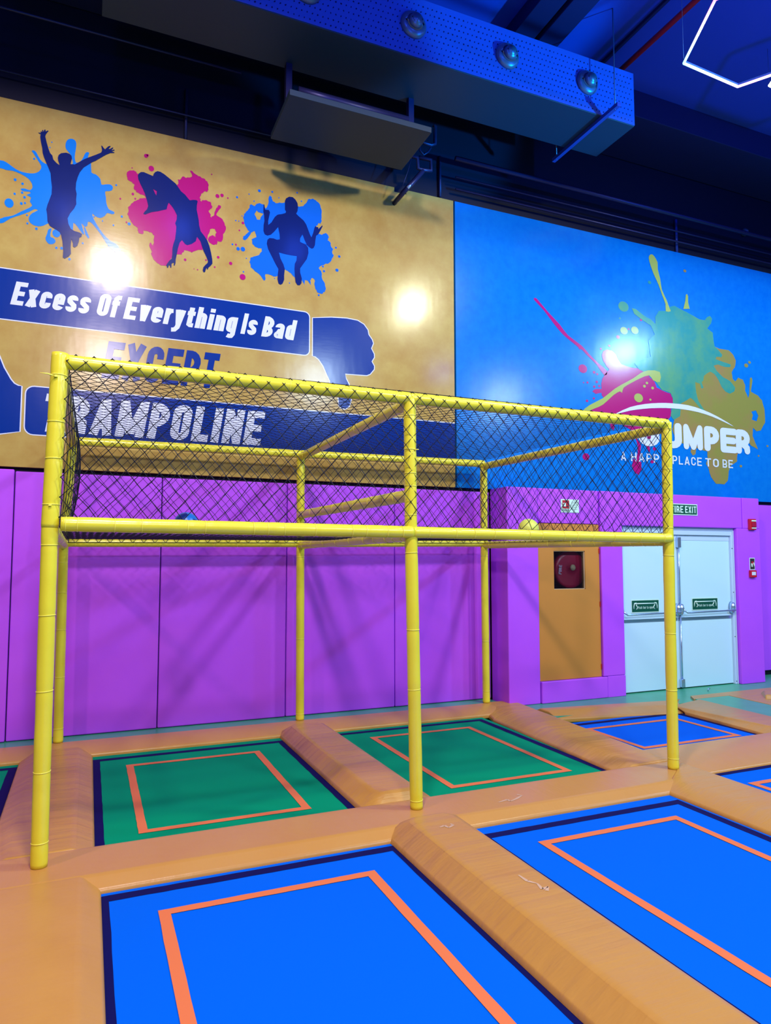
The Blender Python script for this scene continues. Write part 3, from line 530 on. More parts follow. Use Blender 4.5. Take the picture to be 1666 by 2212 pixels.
# ---- signs
def sign(name, px0, py0, px1, py1, Y, label, back=M['signg'], border=M['signw'], th=.006, cat='sign', bw=.012):
    a = onY(px0, py0, Y); b = onY(px1, py1, Y)
    t = thing(name, label, cat, ((a.x+b.x)/2, Y, b.z))
    boxo('sign_plate', (a.x, b.x, Y-th, Y, b.z, a.z), border, t)
    boxo('sign_panel', (a.x+bw, b.x-bw, Y-th-.0015, Y-th, b.z+bw, a.z-bw), back, t)
    return t, a.x, b.x, b.z, a.z
t, x0, x1, z0, z1 = sign('exit_sign', 1441, 1087, 1506.5, 1114, YF-.001, 'green FIRE EXIT sign with a pale border above the white doors')
for w_, q0_, q1_ in (('FIRE', 1448, 1475), ('EXIT', 1479, 1503)):
    word_obj('sign_lettering', [(w_, fx(q0_, 1102), fx(q1_, 1102), z0+(z1-z0)*.21, (z1-z0)*.60)], YF-.011, M['signw'], t, W=.5, t=.17, gap=.14)
t, x0, x1, z0, z1 = sign('fire_hose_sign', 1211, 1078, 1250.5, 1108, YF+.011, 'pale green fire hose sign with a red pictogram above the cabinet', back=M['signw'], bw=.004)
bx = x0+(x1-x0)*.08; bx1 = x0+(x1-x0)*.45; h_ = z1-z0
boxo('pictogram_panel', (bx, bx1, YF+.0015, YF+.004, z0+h_*.30, z1-h_*.08), M['signr'], t)
boxo('pictogram', (bx+.012, bx+.05, YF-.0005, YF+.0015, z0+h_*.45, z1-h_*.28), M['signw'], t)
boxo('pictogram', (bx+.06, bx1-.012, YF-.0005, YF+.0015, z0+h_*.40, z1-h_*.5), M['signk'], t)
for i in range(3): boxo('sign_text_line', (bx, bx1, YF+.0012, YF+.0035, z0+h_*(.22-.07*i), z0+h_*(.25-.07*i)), M['signk'], t)
for i in range(5): boxo('sign_text_line', (x0+(x1-x0)*.58, x0+(x1-x0)*.9, YF+.0012, YF+.0035, z0+h_*(.78-.13*i), z0+h_*(.795-.13*i)), M['signk'], t)
# alarm devices on the right pillar
YP = YF-.006
a = onY(1616, 1121, YP); b = onY(1630, 1145, YP)
t = thing('alarm_sounder', 'red fire alarm sounder high on the right purple pillar', 'alarm', ((a.x+b.x)/2, YP, b.z))
boxo('back_box', (a.x-.005, b.x, YP-.035, YP, b.z, a.z), M['red'], t, bevel=.005)
boxo('strobe_lens', (a.x+.03, b.x-.012, YP-.05, YP-.035, b.z+.04, a.z-.05), M['redin'], t, bevel=.004)
boxo('white_strip', (a.x+.025, b.x-.008, YP-.042, YP-.035, a.z-.035, a.z-.018), M['signw'], t); boxo('white_strip', (a.x+.025, b.x-.008, YP-.042, YP-.035, b.z+.018, b.z+.032), M['signw'], t)
a = onY(1619, 1205, YP); b = onY(1631, 1231, YP)
t = thing('call_point_sign', 'small fire alarm pictogram sign above the red call point', 'sign', ((a.x+b.x)/2, YP, b.z))
boxo('sign_plate', (a.x, b.x, YP-.004, YP, b.z, a.z), M['signw'], t)
boxo('sign_panel', (a.x+.008, b.x-.008, YP-.006, YP-.004, b.z+.01, a.z-.01), M['signk'], t)
boxo('pictogram', (a.x+.03, b.x-.02, YP-.0075, YP-.006, b.z+.07, a.z-.05), M['signr'], t)
tubeo('pictogram', [(a.x+.035, YP-.0085, b.z+.04), (a.x+.035, YP-.0085, b.z+.09)], [.014, .008], M['signw'], t, n=8)
tubeo('pictogram', [(b.x-.03, YP-.0085, b.z+.10), (b.x-.012, YP-.0085, b.z+.04)], [.006, .008], M['signw'], t, n=8)
a = onY(1618, 1232, YP); b = onY(1631, 1247, YP)
t = thing('manual_call_point', 'red manual fire call point with a white centre on the right pillar', 'call point', ((a.x+b.x)/2, YP, b.z))
boxo('housing', (a.x, b.x, YP-.035, YP, b.z, a.z), M['red'], t, bevel=.004)
boxo('break_panel', (a.x+.015, b.x-.022, YP-.038, YP-.035, b.z+.03, a.z-.02), M['white'], t)

# ---- double doors
YD = YF+.085
dx0, dx1 = xc-.02, xd-.005
def dxp(px, py=1300): return onY(px, py, YD).x
def dzp(px, py): return onY(px, py, YD).z
ztop = dzp(1540, 1157)
xmid = dxp(1466, 1300)
xr = dxp(1579.5, 1300)
st_f = boxo('trim_6', (xr+.002, xd, YD-.03, YD+.04, ZB, zdoor), M['frame'], bevel=.004); struct(st_f)
struct(boxo('trim_7', (xc, xr+.002, YD-.03, YD+.04, ztop, zdoor), M['frame'], bevel=.004))
struct(boxo('trim_8', (xr+.03, xr+.045, YD-.045, YD-.03, ZB, zdoor-.03), M['frame'], bevel=.003))
for zz in (dzp(1587, 1185), dzp(1589, 1279), dzp(1592, 1374), dzp(1595, 1470)): struct(tubeo('trim_9', [(xr+.018, YD-.034, zz), (xr+.018, YD-.029, zz)], .006, M['black'], n=10))
def door(nm, x0, x1):
    t = bpy.data.objects.new(nm, None); COL.objects.link(t); t.location = ((x0+x1)/2, YD+.02, ZB); t['kind'] = 'structure'
    boxo('door_leaf', (x0, x1, YD, YD+.045, ZB+.012, ztop-.004), M['white_paint'], t, bevel=.003)
    boxo('top_rail', (x0+.002, x1-.002, YD-.004, YD, dzp(1540, 1165)-.02, ztop-.005), M['frame'], t)
    return t
d1 = door('door_1', xc+.001, xmid-.003); d2 = door('door_2', xmid+.003, xr)
zbar = dzp(1530, 1319)
def push(t, xa_, xb2, rods):
    boxo('lock_rail', (xa_+.02, xb2-.03, YD-.006, YD, zbar-.115, zbar-.075), M['steel'], t)
    for k_, xx in enumerate((xa_+.05, xb2-.04)):
        bm = bmesh.new(); tube(bm, [(xx, YD-.002, zbar+.03), (xx, YD-.05, zbar+.03), (xx, YD-.065, zbar+.02)], [.04, .036, .02], 16)
        for v in bm.verts: v.co.z = zbar+.03+(v.co.z-zbar-.03)*2.1
        build('latch_case', bm, M['steel'], t, smooth=True)
    tubeo('push_bar', [(xa_+.05, YD-.055, zbar+.04), (xa_+.12, YD-.075, zbar-.012), (xa_+.16, YD-.08, zbar-.012), (xb2-.04, YD-.08, zbar), (xb2-.02, YD-.06, zbar)], .012, M['steel'], t, n=12)
    if rods:
        bm = bmesh.new(); xx = xa_+.045
        tube(bm, [(xx, YD-.022, zbar+.08), (xx, YD-.022, ztop-.06)], .011, 10); tube(bm, [(xx, YD-.022, ZB+.04), (xx, YD-.022, zbar-.05)], .011, 10)
        build('vertical_rod', bm, M['steel'], t, smooth=True)
        boxo('rod_guide', (xx-.03, xx+.03, YD-.045, YD, ztop-.17, ztop-.03), M['steel'], t, bevel=.008)
        boxo('rod_guide', (xx-.03, xx+.03, YD-.045, YD, ZB+.02, ZB+.13), M['steel'], t, bevel=.008)
push(d1, xc-.045, xmid-.003, False); push(d2, xmid-.04, xr+.025, True)
for (p, lab) in (((1363, 1296, 1424, 1322), 'green push bar to open sign on the left exit door'), ((1494, 1292, 1551, 1316.5), 'green push bar to open sign on the right exit door')):
    t, x0, x1, z0, z1 = sign('push_bar_sign', *p, YD-.001, lab, bw=.01)
    w_ = x1-x0; h_ = z1-z0; ys = YD-.0105
    bm = bmesh.new(); tube(bm, [(x0+w_*.12, ys, z0+h_*.70), (x1-w_*.12, ys, z0+h_*.70)], .0075, 8)
    for sx in (x0+w_*.11, x1-w_*.11):
        s_ = 1 if sx < (x0+x1)/2 else -1
        tube(bm, [(sx-s_*.012, ys, z0+h_*.30), (sx-s_*.012, ys, z0+h_*.5), (sx-.0*s_, ys, z0+h_*.74), (sx+s_*.03, ys, z0+h_*.76)], .006, 6)
        tube(bm, [(sx+s_*.025, ys, z0+h_*.62), (sx+s_*.05, ys, z0+h_*.40), (sx+s_*.028, ys, z0+h_*.26)], .006, 6)
    build('pictogram', bm, M['signw'], t, smooth=True)
    word_obj('sign_lettering', [('Push', x0+w_*.24, x0+w_*.38, z0+h_*.30, h_*.2), ('bar', x0+w_*.42, x0+w_*.52, z0+h_*.30, h_*.2), ('to', x0+w_*.55, x0+w_*.61, z0+h_*.30, h_*.2), ('open', x0+w_*.64, x0+w_*.80, z0+h_*.30, h_*.2)], YD-.0095, M['signw'], t, W=.55, t=.12, gap=.14)
c_ = onZ(1530, 1493, -.034)
tubeo('door_stop', [(c_.x, c_.y, -.035), (c_.x, c_.y, -.01), (c_.x+.03, c_.y, .0)], .008, M['steel']); tag(bpy.data.objects['door_stop'], 'tiny metal door stop on the floor before the right exit door', 'door stop')

# ================================================================== FLOOR PADS
def pad(base, top, z0, z1, label, m=M['orange'], bevel=.018, name='floor_pad', grid=None):
    """base / top: matching lists of (x, y) corners"""
    bm = bmesh.new(); n = len(base)
    vb = [bm.verts.new((x, y, z0-.05)) for x, y in base]; vm = [bm.verts.new((x, y, z0)) for x, y in base]; vt = [bm.verts.new((x, y, z1)) for x, y in top]
    bm.faces.new(vt); bm.faces.new(vb[::-1])
    for i in range(n):
        j = (i+1) % n; bm.faces.new((vm[i], vm[j], vt[j], vt[i])); bm.faces.new((vb[i], vb[j], vm[j], vm[i]))
    o = build(name, bm, m, bevel=bevel, seg=4); return tag(o, label, 'floor pad')
def rectpad(bx, tx, z0, z1, label, **k):
    (a, b, c, d) = bx; (e, f_, g_, h_) = tx
    return pad([(a, c), (b, c), (b, d), (a, d)], [(e, g_), (f_, g_), (f_, h_), (e, h_)], z0, z1, label, **k)
ZE = -.052
rectpad((-3.2, 4.60, -.302, .27), (-3.2, 4.60, -.215, .175), ZE, 0.0, 'long orange floor pad carrying the three front posts of the yellow cage', m=M['orange2'])
rectpad((-3.2, 4.5, 2.43, 2.80), (-3.2, 4.5, 2.56, 2.80), ZE+.01, 0.0, 'long orange floor pad at the purple wall under the rear cage posts', m=M['orange2'])
rectpad((-.30, .275, .18, 2.44), (-.18, .16, .18, 2.555), ZE, 0.002, 'orange floor pad left of the green trampoline beneath the left posts')
rectpad((-.9, .30, -4.6, -.21), (-.9, .20, -4.6, -.213), ZE, 0.003, 'wide orange floor pad in the bottom left foreground', m=M['orange3'])
def hexpad(x0, x1, xi0, xi1, ya, yb_, ta, tb, label, zt=.045):
    c = .09
    base = [(x0, ya+c*.6), (x0+c*.5, ya), (x1-c*.5, ya), (x1, ya+c*.6), (x1, yb_-c*.6), (x1-c*.5, yb_), (x0+c*.5, yb_), (x0, yb_-c*.6)]
    top = [(xi0, ta+.07), (xi0+.05, ta), (xi1-.05, ta), (xi1, ta+.07), (xi1, tb-.07), (xi1-.05, tb), (xi0+.05, tb), (xi0, tb-.07)]
    return pad(base, top, ZE, zt, label, bevel=.028)
hexpad(1.94, 2.50, 2.06, 2.36, .17, 2.60, .26, 2.47, 'raised orange divider pad between the two green trampolines')
hexpad(1.92, 2.49, 2.06, 2.36, -4.8, -.10, -4.7, -.24, 'raised orange divider pad between the two large blue trampolines')
pad([(4.12, .18), (4.70, .18), (4.86, 2.25), (4.22, 2.25)], [(4.25, .18), (4.62, .18), (4.76, 2.25), (4.42, 2.25)], ZE, .012, 'orange floor pad between the right green trampoline and the small blue one')
pad([(4.24, 2.26), (4.86, 2.26), (4.90, 2.80), (4.40, 2.80)], [(4.44, 2.26), (4.78, 2.26), (4.82, 2.80), (4.50, 2.80)], ZE, .006, 'short orange corner pad at the foot of the right rear cage post')
# right-hand group
pad([(4.87, 1.98), (6.40, 1.70), (6.70, 2.12), (4.87, 2.42)], [(4.87, 2.17), (6.28, 1.87), (6.66, 2.05), (4.87, 2.30)], ZE, 0, 'orange floor pad behind the small blue trampoline facing the exit doors', m=M['orange2'])
pad([(6.30, .50), (7.0, .50), (7.0, 1.96), (6.34, 1.66)], [(6.48, .50), (6.84, .50), (6.90, 1.98), (6.34, 1.83)], ZE, 0, 'orange floor pad right of the small blue trampoline')
pad([(4.45, -.06), (9.5, -.06), (9.5, .60), (4.45, .62)], [(4.45, .215), (9.5, .10), (9.5, .49), (4.45, .515)], ZE, .003, 'orange floor pad between the small blue trampoline and the one in front', m=M['orange2'])
pad([(4.14, -4.6), (4.76, -4.6), (4.76, .06), (4.14, -.25)], [(4.29, -4.6), (4.66, -4.6), (4.66, .10), (4.29, -.18)], ZE, .006, 'orange floor pad at the right edge beside the right large blue trampoline')
# flat mats and the green patch beyond
def mat_flat(pts, label, m=M['orange'], z=-.012, name='floor_mat'):
    bm = bmesh.new(); P_ = [onZ(a, b, z) for a, b in pts]
    vt = [bm.verts.new(p) for p in P_]; vb = [bm.verts.new((p.x, p.y, -.05)) for p in P_]
    bm.faces.new(vt); bm.faces.new(vb[::-1])
    for i in range(len(vt)): j = (i+1) % len(vt); bm.faces.new((vb[i], vb[j], vt[j], vt[i]))
    return tag(build(name, bm, m, bevel=.004), label, 'floor mat')
mat_flat([(1492, 1503), (1530, 1499), (1598, 1492), (1666, 1485), (1800, 1470), (1800, 1540), (1666, 1522), (1575, 1502), (1500, 1510)], 'flat orange mat strip curving past the green patch before the doors')
mat_flat([(1501, 1510), (1574, 1502.5), (1666, 1523), (1760, 1542), (1760, 1572), (1666, 1548.5)], 'flat teal mat patch beyond the small blue trampoline', m=M['floor'], z=-.014)
P_ = [onZ(a, b, 0) for a, b in ((1640, 1495), (1800, 1475), (1800, 1506), (1655, 1508))]
pad([(p.x, p.y) for p in P_], [(p.x+.04*(1 if i in (0, 3) else -1), p.y+.04*(-1 if i in (0, 1) else 1)) for i, p in enumerate(P_)], -.03, .03, 'orange pad at the right edge near the purple alarm pillar')

# ================================================================== TRAMPOLINES
ZBED = -.07
def ring(bm, x0, x1, y0, y1, w_, z, wob=0, seed=0):
    rnd = random.Random(seed)
    def edge(p, q_, n=24):
        return [(p[0]+(q_[0]-p[0])*i/n, p[1]+(q_[1]-p[1])*i/n) for i in range(n)]
    def loop(a, b, c, d): return edge((a, c), (b, c))+edge((b, c), (b, d))+edge((b, d), (a, d))+edge((a, d), (a, c))
    o = loop(x0, x1, y0, y1); i_ = loop(x0+w_, x1-w_, y0+w_, y1-w_)
    jo = [(x+rnd.uniform(-wob, wob), y+rnd.uniform(-wob, wob)) for x, y in o]; ji = [(x+rnd.uniform(-wob, wob), y+rnd.uniform(-wob, wob)) for x, y in i_]
    vo = [bm.verts.new((x, y, z)) for x, y in jo]; vi = [bm.verts.new((x, y, z)) for x, y in ji]
    n = len(vo)
    for k in range(n): bm.faces.new((vo[k], vo[(k+1) % n], vi[(k+1) % n], vi[k]))
def ringo(name, r, w_, z, m, t, wob, seed):
    bm = bmesh.new(); ring(bm, *r, w_, z, wob, seed); fix_normals(bm, V((0, 0, 1)))
    me = bpy.data.meshes.new(name); bm.to_mesh(me); bm.free(); return link(name, me, m, t)
def trampoline(bed, bandr, taper, colour, label, seed):
    x0, x1, y0, y1 = bed
    t = thing('trampoline', label, 'trampoline', ((x0+x1)/2, (y0+y1)/2, -.10))
    boxo('jump_bed', (x0-.06, x1+.06, y0-.05, y1+.05, ZBED-.012, ZBED), M['gbed'] if colour == 'g' else M['bbed'], t)
    ringo('edge_webbing', bandr, .068, ZBED+.0015, M['band'], t, .0018, seed)
    ringo('marking_tape', taper, .056, ZBED+.003, M['tape'], t, .0014, seed+50)
    return t
trampoline((.28, 1.96, .25, 2.44), (.262, 1.955, .22, 2.33), (.53, 1.657, .455, 2.055), 'g', 'green trampoline with salmon tape square under the left half of the cage', 1)
trampoline((2.45, 4.14, .25, 2.44), (2.44, 4.15, .22, 2.36), (2.745, 3.862, .452, 2.105), 'g', 'green trampoline with salmon tape square under the right half of the cage', 2)
trampoline((-2.3, -.30, .25, 2.44), (-2.2, -.297, .22, 2.355), (-1.9, -.62, .46, 2.05), 'g', 'green trampoline cut off by the left edge of the photo', 3)
trampoline((.29, 1.95, -4.6, -.34), (.268, 1.958, -4.4, -.334), (.552, 1.692, -4.1, -.60), 'b', 'large blue trampoline in the bottom left foreground', 4)
trampoline((2.45, 4.15, -4.6, -.34), (2.455, 4.12, -4.4, -.40), (2.752, 3.862, -4.1, -.632), 'b', 'large blue trampoline in the right foreground beside the raised divider', 5)
trampoline((4.80, 6.36, .60, 1.78), (4.62, 6.345, .50, 1.77), (4.885, 6.117, .735, 1.565), 'b', 'small blue trampoline behind the right front post before the doors', 6)
trampoline((4.76, 6.4, -2.2, -.02), (4.70, 6.4, -2.1, -.045), (4.90, 6.2, -1.8, -.33), 'b', 'blue trampoline cut off by the right edge below the alarm pillar', 7)

# ================================================================== THE YELLOW CAGE
cage = thing('ball_cage', 'yellow foam-sleeved pipe cage on six posts hung with black netting', 'play frame', (2.25, 1.4, 0))
RY = 2.8
fr = {(b, c): onY(x, y, 0) for b, c, x, y in ((0, 0, 84, 1872), (1, 0, 900, 1745), (2, 0, 1455, 1662), (0, 1, 108, 1132), (1, 1, 888, 1150), (2, 1, 1444, 1163), (0, 2, 130, 781), (1, 2, 885, 861), (2, 2, 1440, 916))}
rr_ = {(b, c): onY(x, y, RY) for b, c, x, y in ((0, 0, 125, 1608), (1, 0, 648, 1554), (2, 0, 1051, 1512), (0, 1, 137, 1172), (1, 1, 649, 1173.5), (2, 1, 1046, 1173.5), (0, 2, 157, 953), (1, 2, 650, 981), (2, 2, 1045, 1002))}
for d_ in (fr, rr_):
    for k_ in d_:
        if k_[1] == 0: d_[k_].z = 0.002
    for k_, q_ in d_.items(): print(k_, tuple(round(c, 2) for c in q_))
tie_me = bpy.data.meshes.new('cable_tie')
bm = bmesh.new()
R_, r_ = 1.0, .045
ringv = [[bm.verts.new(((R_+r_*.8*math.cos(b))*math.cos(a), (R_+r_*.8*math.cos(b))*math.sin(a), 1.5*r_*math.sin(b))) for b in (math.pi*2*j/6 for j in range(6))] for a in (math.pi*2*i/28 for i in range(28))]
for i in range(28):
    for j in range(6): bm.faces.new((ringv[i][j], ringv[(i+1) % 28][j], ringv[(i+1) % 28][(j+1) % 6], ringv[i][(j+1) % 6]))
bmesh.ops.recalc_face_normals(bm, faces=bm.faces); bm.to_mesh(tie_me); bm.free()
tie_me.polygons.foreach_set('use_smooth', [True]*len(tie_me.polygons)); tie_me.materials.append(M['tie'])
def tie(parent, p, d, rad, tilt=.05, tail=None):
    o = bpy.data.objects.new('cable_tie', tie_me); COL.objects.link(o); o.parent = parent
    dd = (d.normalized()+V((random.uniform(-tilt, tilt), random.uniform(-tilt, tilt), random.uniform(-tilt, tilt)))).normalized()
    o.location = p; o.rotation_mode = 'QUATERNION'; o.rotation_quaternion = dd.to_track_quat('Z', 'Y'); s_ = rad*1.015; o.scale = (s_, s_, .045)
    o.scale = (s_, s_, s_)
    return o
def sleeve(name, a, b, rad, ties, parent=cage, n=28, wob=.0016, seed=0, ends=None, profile=None):
    """one foam sleeve from a to b, pinched a little at each cable tie"""
    d = b-a; L = d.length; N = max(10, int(L/.02)); pts = []; rads = []
    for i in range(N+1):
        s_ = i/N; rad_ = rad(s_) if callable(rad) else rad
        pinch = sum(math.exp(-((s_-t_)*L/.016)**2) for t_ in ties)
        k_ = rad_*(1-.05*min(1, pinch))+wob*noise.noise(V((s_*L*7, seed*3.1, 0)))
        if i in (0, N): k_ *= .97
        pts.append(a+d*s_); rads.append(k_)
    bm = bmesh.new(); tube(bm, pts, rads, n)
    o = build(name, bm, M['yellow'], parent)
    o.data.polygons.foreach_set('use_smooth', [len(p.vertices) == 4 for p in o.data.polygons])
    for t_ in ties:
        rad_ = rad(t_) if callable(rad) else rad
        tie(o, a+d*t_, d, rad_*.985)
    return o
def pz(post, pys, Yp, lo, hi, pxl):
    """tie heights given as picture rows -> fractions along the post"""
    out = []
    for py in pys:
        z = onY(pxl, py, Yp).z; out.append((z-lo.z)/(hi.z-lo.z))
    return out
RP = .0435
# front posts, lower sleeves
zt_ = fr[(0, 1)].z
def lowpost(j, d_, Yp, rows, px, rad=RP, seed=0):
    a, b = d_[(j, 0)], d_[(j, 1)]
    return sleeve('post_sleeve', a, b, rad, pz(j, rows, Yp, a, b, px), seed=seed)
lowpost(0, fr, 0, [1177, 1329, 1492, 1665, 1817], 100, seed=1)
lowpost(1, fr, 0, [1194, 1360, 1489, 1728], 893, seed=2)
lowpost(2, fr, 0, [1200, 1368, 1490, 1638], 1450, seed=3)
lowpost(0, rr_, RY, [1215, 1280, 1360, 1462, 1573], 130, seed=4)
lowpost(1, rr_, RY, [1203, 1380, 1541], 648, seed=5)
lowpost(2, rr_, RY, [1201, 1385, 1492], 1049, seed=6)
# upper sleeves
def uppost(j, d_, Yp, rows, px, rad=RP, seed=0, over=.0, drop=0):
    a, b = d_[(j, 1)].copy(), d_[(j, 2)].copy(); b.z += over; a.z -= drop
    return sleeve('post_sleeve', a, b, rad, pz(j, rows, Yp, a, b, px), seed=seed)
uppost(0, fr, 0, [812, 912, 991, 1090], 120, rad=.0465, seed=11, over=.045, drop=.02)
uppost(1, fr, 0, [898, 971, 1023, 1050, 1113], 887, rad=.043, seed=12)
uppost(2, fr, 0, [927, 958, 1013, 1080, 1140], 1442, rad=.041, seed=13, over=.01)
uppost(0, rr_, RY, [985, 1030, 1075, 1120], 147, seed=14); uppost(1, rr_, RY, [1005, 1060, 1104], 650, seed=15); uppost(2, rr_, RY, [1015, 1044, 1079, 1110], 1046, seed=16)
# zip tie tail and tie heads on the left front post
q_ = onY(118, 812, -.045); q2_ = onY(86, 805, -.07)
tail = tubeo('cable_tie_tail', [q_, (q_+q2_)/2+V((0, 0, .004)), q2_], [.0045, .004, .0015], M['tie'], cage, n=6)
bb_ = onY(121, 812, -.052); boxo('cable_tie_head', (bb_.x-.008, bb_.x+.008, bb_.y-.004, bb_.y+.006, bb_.z-.006, bb_.z+.006), M['tie'], cage, bevel=.002)
bb_ = onY(108, 1091, -.052); boxo('cable_tie_head', (bb_.x-.008, bb_.x+.008, bb_.y-.004, bb_.y+.006, bb_.z-.006, bb_.z+.006), M['tie'], cage, bevel=.002)
q_ = onY(896, 971, -.045); q2_ = onY(905, 971, -.06)
tubeo('cable_tie_tail', [q_, q2_], [.0045, .003], M['tie'], cage, n=6)
# rails
def rail(a, b, pxs, ax, rad=RP, seed=0, name='rail_sleeve', extra=None):
    d = b-a
    ties = extra if extra is not None else [max(.01, min(.99, (onY(px, py, a.y).x-a.x)/d.x)) for px, py in pxs]
    return sleeve(name, a, b, rad, ties, seed=seed)
off = V((.012, -.012, 0))
lo0, lo1, lo2 = fr[(0, 1)]+V((.055, -.03, 0)), fr[(1, 1)]+V((0, -.022, 0)), fr[(2, 1)]+V((.0, -.022, 0))
rail(lo0, lo1, [(142, 1133), (168, 1134), (248, 1136), (307, 1137), (404, 1140), (443, 1141), (547, 1143), (578, 1144), (613, 1145), (680, 1146), (760, 1147), (790, 1148), (835, 1149), (868, 1150)], 0, seed=21, rad=.0415)
rail(lo1, lo2, [(925, 1151), (983, 1152), (1022, 1153), (1065, 1154), (1140, 1156), (1168, 1157), (1215, 1158), (1243, 1159), (1277, 1160), (1323, 1161), (1379, 1162), (1430, 1163)], 0, seed=22, rad=.039)
rail(fr[(0, 2)]+V((.03, 0, 0)), fr[(1, 2)], [(183, 790), (355, 806), (512, 822), (625, 836), (790, 851), (855, 858)], 0, seed=23, rad=.0425)
rail(fr[(1, 2)], fr[(2, 2)], [(905, 862), (1030, 873), (1140, 883), (1235, 893), (1340, 905), (1420, 914)], 0, seed=24, rad=.0415)
rail(rr_[(0, 2)], rr_[(1, 2)], [(212, 957), (290, 961), (395, 967), (510, 974), (632, 980)], 0, seed=25, rad=.042)
rail(rr_[(1, 2)], rr_[(2, 2)], [(702, 984), (797, 989), (900, 993), (955, 996), (1030, 1001)], 0, seed=26, rad=.042)
rail(rr_[(0, 1)], rr_[(1, 1)], [(163, 1172), (230, 1173), (290, 1173), (350, 1173), (394, 1173), (461, 1173), (511, 1173), (562, 1173), (604, 1173), (636, 1173)], 0, seed=27, rad=.042)
rail(rr_[(1, 1)], rr_[(2, 1)], [(708, 1173), (770, 1173), (818, 1173), (870, 1173), (923, 1173), (983, 1173), (1002, 1173), (1036, 1173)], 0, seed=28, rad=.042)
for j in range(3):
    rail(fr[(j, 2)]+V((0, 0, -.03)), rr_[(j, 2)]+V((0, 0, -.03)), None, 1, seed=30+j, extra=[.05, .2, .37, .55, .75, .93], rad=.041)
    rail(fr[(j, 1)]+V((0, 0, -.02)), rr_[(j, 1)]+V((0, 0, -.02)), None, 1, seed=33+j, extra=[.04, .09, .14, .22, .3, .42, .55, .68, .82, .94], rad=.041)
mz = onY(886, 1070, 0).z
mzr = onY(655, 1112, RY).z
rail(V((fr[(1, 1)].x, 0, mz)), V((rr_[(1, 1)].x, RY, mzr)), None, 1, seed=40, extra=[.08, .16, .26, .38, .47, .58, .7, .83, .92], rad=.043)
print('mid', mz, mzr)

# nets -------------------------------------------------------------
def net(name, P, W, H, du, dv, rad=.0019, knots=False, jit=.004, seed=0):
    """P(s,t) -> Vector with s in 0..W, t in 0..H (metres); diamond mesh of thin cord"""
    nu, nv = int(round(W/du)), int(round(H/dv)); du, dv = W/nu, H/nv
    rnd = random.Random(seed); J = {}
    def node(i, j):
        if (i, j) not in J:
            e_ = 0 if i in (0, nu) or j in (0, nv) else 1
            J[(i, j)] = P(max(0, min(W, i*du+rnd.uniform(-jit, jit)*e_)), max(0, min(H, j*dv+rnd.uniform(-jit, jit)*e_)))
        return J[(i, j)]
    bm = bmesh.new()
    for s_ in (1, -1):
        starts = [(i, 0 if s_ == 1 else nv) for i in range(0, nu+1) if (i+(0 if s_ == 1 else nv)) % 2 == 0] + [(0, j) for j in range(1, nv+(1 if s_ == 1 else 0)) if j % 2 == 0 and (s_ == 1)] + [(0, j) for j in range(0, nv) if j % 2 == 0 and s_ == -1]
        for (i, j) in starts:
            path = []
            while 0 <= i <= nu and 0 <= j <= nv: path.append(node(i, j)); i += 1; j += s_
            if len(path) > 1: tube(bm, path, rad, 3, cap=False)
    if knots:
        for q_ in J.values():
            bmesh.ops.create_icosphere(bm, subdivisions=1, radius=rad*1.9, matrix=Matrix.Translation(q_))
    # border cord
    bd = [P(W*i/60, 0) for i in range(61)]; tube(bm, bd, rad*1.2, 4)
    o = build(name, bm, M['net'], cage); return o
f0, f1 = fr[(0, 1)], fr[(2, 1)]; t0, t1 = fr[(0, 2)], fr[(2, 2)]
WF = f1.x-f0.x-.09
HF = (fr[(1, 2)].z-fr[(1, 1)].z)-.045
def lerp(a, b, k_): return a+(b-a)*k_
def Pfront(s, t):
    u_ = s/WF; xb0 = lerp(lerp(f0.x+.045, f1.x-.045, u_), 0, 0)
    xa_ = lerp(t0.x+.035, t1.x-.01, u_)
    z_b = lerp(f0.z, f1.z, u_)+.038
    if u_ < .5: z_t = lerp(fr[(0, 2)].z, fr[(1, 2)].z, u_*2)
    else: z_t = lerp(fr[(1, 2)].z, fr[(2, 2)].z, u_*2-1)
    y_ = -.047-.012*math.sin(math.pi*min(1, t/HF))*math.sin(6*u_+1)
    if t <= HF:
        k_ = t/HF; edge = min(1, k_/.07)
        return V((lerp(xb0, xa_, k_), lerp(-.02, y_, edge), lerp(z_b, z_t, k_)))
    a = (t-HF)/.0455
    return V((xa_, -.0465*math.cos(a), z_t+.0465*math.sin(a)))
net('netting', Pfront, WF, HF+.105, .0475, .055, knots=True, seed=1, rad=.0026)
def quadP(A_, B_, C_, D_, W, H, sag=V((0, 0, 0)), bx=None):
    def P(s, t):
        u_, v_ = s/W, t/H
        p = A_*(1-u_)*(1-v_)+B_*u_*(1-v_)+C_*u_*v_+D_*(1-u_)*v_
        return p+sag*(math.sin(math.pi*u_)*math.sin(math.pi*v_))
    return P
def qn(name, A_, B_, C_, D_, du, dv, sag=V((0, 0, 0)), **k_):
    W = (B_-A_).length; H = (D_-A_).length; net(name, quadP(A_, B_, C_, D_, W, H, sag), W, H, du, dv, **k_)
zu = V((0, 0, .04))
qn('netting', fr[(0, 2)]+zu, fr[(2, 2)]+zu, rr_[(2, 2)]+zu, rr_[(0, 2)]+zu, .05, .055, sag=V((0, 0, -.05)), rad=.0022, seed=2)
dn = V((0, 0, .03))
qn('netting', fr[(0, 1)]+dn, fr[(2, 1)]+dn, rr_[(2, 1)]+dn, rr_[(0, 1)]+dn, .05, .055, sag=V((0, 0, -.035)), rad=.0022, seed=3)
yb_ = V((0, -.046, 0))
qn('netting', rr_[(0, 1)]+yb_, rr_[(2, 1)]+yb_, rr_[(2, 2)]+yb_, rr_[(0, 2)]+yb_, .05, .055, sag=V((0, -.02, 0)), rad=.0022, seed=4)
